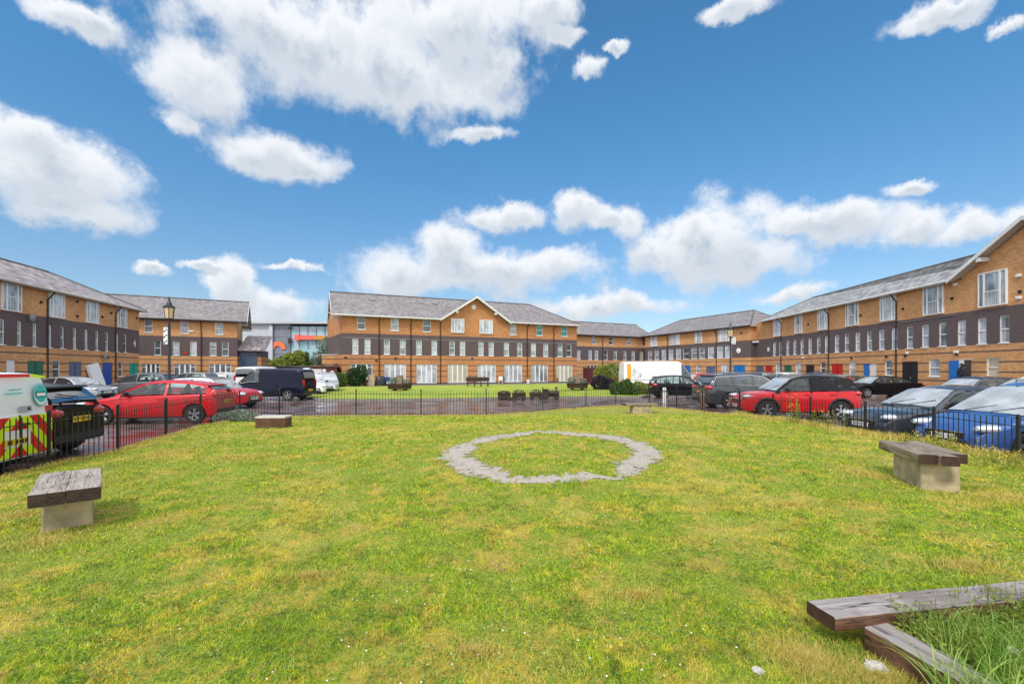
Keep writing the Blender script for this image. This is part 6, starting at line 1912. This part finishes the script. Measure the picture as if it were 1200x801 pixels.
# dark low garden seat
X, Y = G(560, 453.5, .2)
root = empty('garden_bench', (X, Y, .2), FC.rz*.3, 'long dark timber seat on the far green below the gable', 'bench')
m = MB(); m.box(-1.1, 1.1, -.22, .22, .40, .46); m.build('seat', M['darktimber'], root)
m = MB(); m.box(-1.1, 1.1, .20, .25, .55, .95); m.build('backrest', M['darktimber'], root)
for x_ in (-.95, -.3, .3, .95):
    m = MB(); m.box(x_-.05, x_+.05, -.2, -.12, 0, .399); m.box(x_-.05, x_+.05, .255, .30, 0, .9); m.build('leg', M['darktimber'], root)
# planter train: engine with chimney and wagons
def wagon(X, Y, deg, label, kind):
    root = empty('train_wagon' if kind != 'engine' else 'toy_engine', (X, Y, .0), radians(deg), label, 'garden ornament', 'dark timber train ornament on the edge of the far green'); root.scale = (.72,)*3
    L = 1.25 if kind != 'engine' else 1.5
    m = MB()
    for x_ in (-L*.3, L*.3):
        for s in (-1, 1):
            w_ = MB(); w_.lathe([(.0, -.03), (.17, -.03), (.19, -.02), (.19, .02), (.17, .03), (0, .03)], n=14, c=(x_, s*.33, .19), axis='y', cap=False); w_.build('wheel', M['darktimber'], root)
    if kind == 'engine':
        m.box(-.7, .7, -.28, .28, .25, .34)
        m.tube((-.25, 0, .56), (.68, 0, .56), .22, n=14)
        m.build('boiler', M['darktimber'], root)
        c_ = MB(); c_.box(-.7, -.26, -.28, .28, .341, .86); c_.box(-.76, -.2, -.33, .33, .863, .91); c_.build('cab', M['darktimber'], root)
        c_ = MB(); c_.lathe([(.06, .76), (.06, .98), (.11, 1.0), (.11, 1.1)], n=12, c=(.45, 0, 0)); c_.build('chimney', M['darktimber'], root)
    else:
        m.hexa([(-.52, -.26, .24), (.52, -.26, .24), (.52, .26, .24), (-.52, .26, .24), (-.60, -.32, .58), (.60, -.32, .58), (.60, .32, .58), (-.60, .32, .58)])
        m.build('wagon_body', M['darktimber'], root)
        c_ = MB(); leaf_cloud(c_, (0, 0, .64), (.5, .28, .12 if kind == 'low' else .22), 260, .05); c_.build('plants', M['leaf_p'], root)
for (px, kind, lab) in ((591.5, 'low', 'dark planter wagon at the left end of the timber train'), (607.5, 'high', 'dark planter wagon second from the left in the timber train'),
                        (626, 'high', 'dark planter wagon coupled right behind the chimneyed engine of the timber train'), (642.0, 'engine', 'dark timber engine with a chimney at the right end of the train')):
    X, Y = G(px, 465.3, 0); wagon(X, min(Y, 30) - 1.9, 2, lab, kind)
# patio clutter by the terrace
M['clay'] = mat('terracotta', (.36, .14, .07), .8, noise=.3)
M['beige'] = mat('beige_painted_board', (.48, .38, .28), .7, noise=.2)
M['covercloth'] = mat('black_plastic_cover', (.02, .022, .03), .4, noise=.4, nscale=5)
def at_patio(px, d):      # d metres in front of the central facade
    u_ = FC.u(px); p = FC.A + FC.d*u_ + Vector((FC.d.y, -FC.d.x))*d; return p
p = at_patio(432, 2.4)
root = empty('upright_board', (p.x, p.y, .14), FC.rz, 'beige upright board leaning by the dark bush on the patio', 'board')
m = MB(); m.box(-.3, .3, 0, .05, 0, 1.2); m.build('board', M['beige'], root); m = MB(); m.box(-.25, .25, .052, .3, 0, .06); m.build('foot', M['beige'], root)
p = at_patio(443, 2.2)
crumb = empty('covered_barbecue', (p.x, p.y, .14), FC.rz, 'black covered barbecue on the patio right of the beige board', 'barbecue')
m = MB(); R = []
for (zz, a, b) in ((.02, .62, .38), (.5, .58, .36), (.85, .50, .33), (1.0, .35, .22), (1.04, .12, .08)):
    R.append([(a*cos(2*pi*k/16)*(1+.06*sin(5*k)), b*sin(2*pi*k/16)*(1+.06*cos(3*k)), zz) for k in range(16)])
m.rings(R); m.build('cover', M['covercloth'], crumb, smooth=50)
m = MB(); m.box(-.9, -.64, -.15, .15, .78, .82); m.build('side_shelf', M['dish'], crumb)
M['bluebag'] = mat('blue_fabric', (.03, .10, .30), .7, noise=.3)
def chair(p, rz, label, mt_):
    root = empty('garden_chair', (p.x, p.y, .14), rz, label, 'chair', 'garden chairs on the patio')
    m = MB(); m.box(-.24, .24, -.24, .24, .42, .46); m.build('seat', M[mt_], root)
    m = MB(); m.box(-.24, .24, .22, .26, .47, .92); m.build('backrest', M[mt_], root)
    for x_ in (-.22, .22):
        for y_ in (-.22, .22):
            m = MB(); m.box(x_-.02, x_+.02, y_-.02, y_+.02, 0, .419); m.build('leg', M[mt_], root)
chair(at_patio(452.5, 2.0), FC.rz+.4, 'blue garden chair in front of the second french windows of the central terrace', 'bluebag')
chair(at_patio(457, 2.6), FC.rz-.6, 'black garden chair just right of the blue one', 'blackmetal')
chair(at_patio(581, 1.6), FC.rz+2.7, 'low white garden chair right of the long dark seat', 'white')
def pot(p, s, label, mt_='leaf', potm='clay'):
    root = empty('plant_pot', (p.x, p.y, .14), 0, label, 'plant pot', 'plant pots on the patio')
    m = MB(); m.lathe([(.13*s, 0), (.2*s, .32*s), (.22*s, .34*s), (.22*s, .38*s), (.18*s, .38*s), (.17*s, .32*s)], n=12); m.build('pot', M[potm], root)
    m = MB(); leaf_cloud(m, (0, 0, .55*s), (.25*s, .25*s, .25*s), 130, .05); m.build('plant', M[mt_], root)
pot(at_patio(586, 1.0), 1.0, 'terracotta pot under the fifth downpipe, right of the white garden chair', 'leaf_p')
pot(at_patio(615.5, .9), 1.3, 'white pot with a plant before the downpipe between the french windows', 'leaf_y', 'white')
pot(at_patio(649, .9), .9, 'small pot beside the last french windows of the central terrace')
pot(at_patio(426, 1.4), 1.6, 'large pot with a palm-like plant before the first french windows', 'leaf')
def bin_(x, y, z, rz, label, mt_):
    root = empty('wheelie_bin', (x, y, z), rz, label, 'bin', 'wheelie bins')
    m = MB(); m.hexa([(-.24,-.28,.08),(.24,-.28,.08),(.24,.28,.08),(-.24,.28,.08),(-.29,-.36,.98),(.29,-.36,.98),(.29,.36,.98),(-.29,.36,.98)]); m.build('bin_body', M[mt_], root)
    m = MB(); m.hexa([(-.31,-.39,.985),(.31,-.39,.985),(.31,.39,1.0),(-.31,.39,1.0),(-.30,-.37,1.03),(.30,-.37,1.03),(.30,.39,1.09),(-.30,.39,1.09)]); m.build('lid', M[mt_], root)
    for s in (-1, 1):
        m = MB(); m.lathe([(0,-.025),(.1,-.025),(.1,.025),(0,.025)], n=12, c=(s*.27,.33,.1), axis='x', cap=False); m.build('wheel', M['tyre'], root)
bin_(-19.4, 46.9, .0, .2, 'black wheelie bin left of the clipped hedge', 'trim')
bin_(-20.1, 47.1, .0, .1, 'second black wheelie bin at the left end of the pair', 'trim')
M['bluebin'] = mat('blue_bin_plastic', (.02, .12, .35), .5)
u_ = FR.u(z6(475)); p = FR.A + FR.d*u_ + Vector((FR.d.y, -FR.d.x))*.9
root = empty('refuse_sack', (p.x, p.y, .11), 0, 'pale turquoise refuse sack beside the blue and white door leaves', 'sack')
M['sack'] = mat('turquoise_sack', (.25, .55, .45), .5, noise=.2)
m = MB(); R = []
for (zz, a) in ((0, .25), (.3, .33), (.6, .28), (.8, .12), (.9, .14)): R.append([(a*cos(2*pi*k/12)*(1+.1*sin(4*k)), a*sin(2*pi*k/12), zz) for k in range(12)])
m.rings(R); m.build('sack', M['sack'], root, smooth=50)
# leaning white board against the left terrace
u_ = FL.u(z1(548)); p = FL.A + FL.d*u_ + Vector((FL.d.y, -FL.d.x))*.55
root = empty('leaning_mattress', (p.x, p.y, .11), FL.rz, 'white mattress leaning against the left-hand terrace beside the royal blue door', 'mattress')
m = MB(); Mx = Matrix.Rotation(radians(-12), 4, 'X') @ Matrix.Rotation(radians(-9), 4, 'Y'); m.box(-.75, .75, -.1, .1, 0, 2.3, 0, Mx); m.build('mattress', M['white'], root)
# bollards behind the railings on the right
M['bollard_w'] = mat('white_bollard', (.6, .6, .58), .5); M['bollard_b'] = mat('timber_bollard', (.22, .10, .05), .7, noise=.4)
for (px, Yq, mt_, lab, h) in ((778.5, 25.5, 'bollard_w', 'white post behind the railings below the black hatchback', .85), (823, 21.0, 'bollard_b', 'brown timber bollard between the black hatchback and the grey estate', .95)):
    p = PX(px, Yq); root = empty('bollard', (p.x, p.y, 0), 0, lab, 'bollard')
    m = MB(); m.lathe([(.11, 0), (.11, h-.05), (.09, h), (0, h)], n=12); m.build('shaft', M[mt_], root, smooth=40)
    m = MB(); m.lathe([(.112, h*.7), (.115, h*.71), (.115, h*.8), (.112, h*.81)], n=12); m.build('band', M['dish'], root)
# yellow notice on car
# ------------------------------------------------------------------ person
def person(X, Y, z, rz, label):
    root = empty('person', (X, Y, z), rz, label, 'person')
    V = [(0,0,.95),(0,0,1.15),(0,0,1.38),(0,-.01,1.50),(.17,0,1.40),(.24,-.04,1.14),(.16,-.20,1.00),(-.17,0,1.40),(-.24,-.02,1.14),(-.21,-.10,.90),
         (.10,0,.90),(.11,-.03,.50),(.11,.02,.09),(-.10,0,.90),(-.11,-.02,.50),(-.12,.02,.09),(.12,-.12,.05),(-.13,-.12,.05)]
    E = [(0,1),(1,2),(2,3),(2,4),(4,5),(5,6),(2,7),(7,8),(8,9),(0,10),(10,11),(11,12),(0,13),(13,14),(14,15),(12,16),(15,17)]
    Rr = [.15,.14,.16,.06,.075,.05,.04,.075,.05,.04,.10,.075,.05,.10,.075,.05,.04,.04]
    me = bpy.data.meshes.new('body'); me.from_pydata(V, E, []); 
    o = link('body', me, M['darkcloth'], root)
    sk = o.modifiers.new('skin', 'SKIN')
    for i, r_ in enumerate(Rr): me.skin_vertices[0].data[i].radius = (r_, r_*.8)
    me.skin_vertices[0].data[0].use_root = True
    o.modifiers.new('sub', 'SUBSURF').levels = 2; o.modifiers['sub'].render_levels = 2
    h = MB(); h.lathe([(.0, 1.50), (.06, 1.51), (.085, 1.57), (.09, 1.64), (.075, 1.71), (.03, 1.745), (0, 1.75)], n=14, cap=False); 
    h.lathe([(0, -.115), (.014, -.108), (.02, -.09)], n=6, c=(0, 0, 1.62), axis='y', cap=False)
    h.build('head', M['skin'], root, smooth=60)
    h = MB(); h.lathe([(.11, 1.47), (.115, 1.56), (.12, 1.66), (.10, 1.75), (.04, 1.79), (0, 1.80)], n=14, c=(0, .035, 0), cap=False); h.build('hood', M['darkcloth'], root, smooth=60)
M['darkcloth'] = mat('dark_coat_cloth', (.015, .015, .022), .8)
M['skin'] = mat('skin', (.35, .20, .14), .6)
def person_fix():
    pass
_me_add = bpy.types.Mesh
u_ = (u1 + (u2-u1)*.72); p = FR.A + FR.d*u_ + Vector((FR.d.y, -FR.d.x))*.45
try:
    person(p.x, p.y, .50, FR.rz, 'person in a dark hooded coat standing in the open doorway by the blue door leaf')
except Exception as ex:
    print('PERSON FAIL', ex)
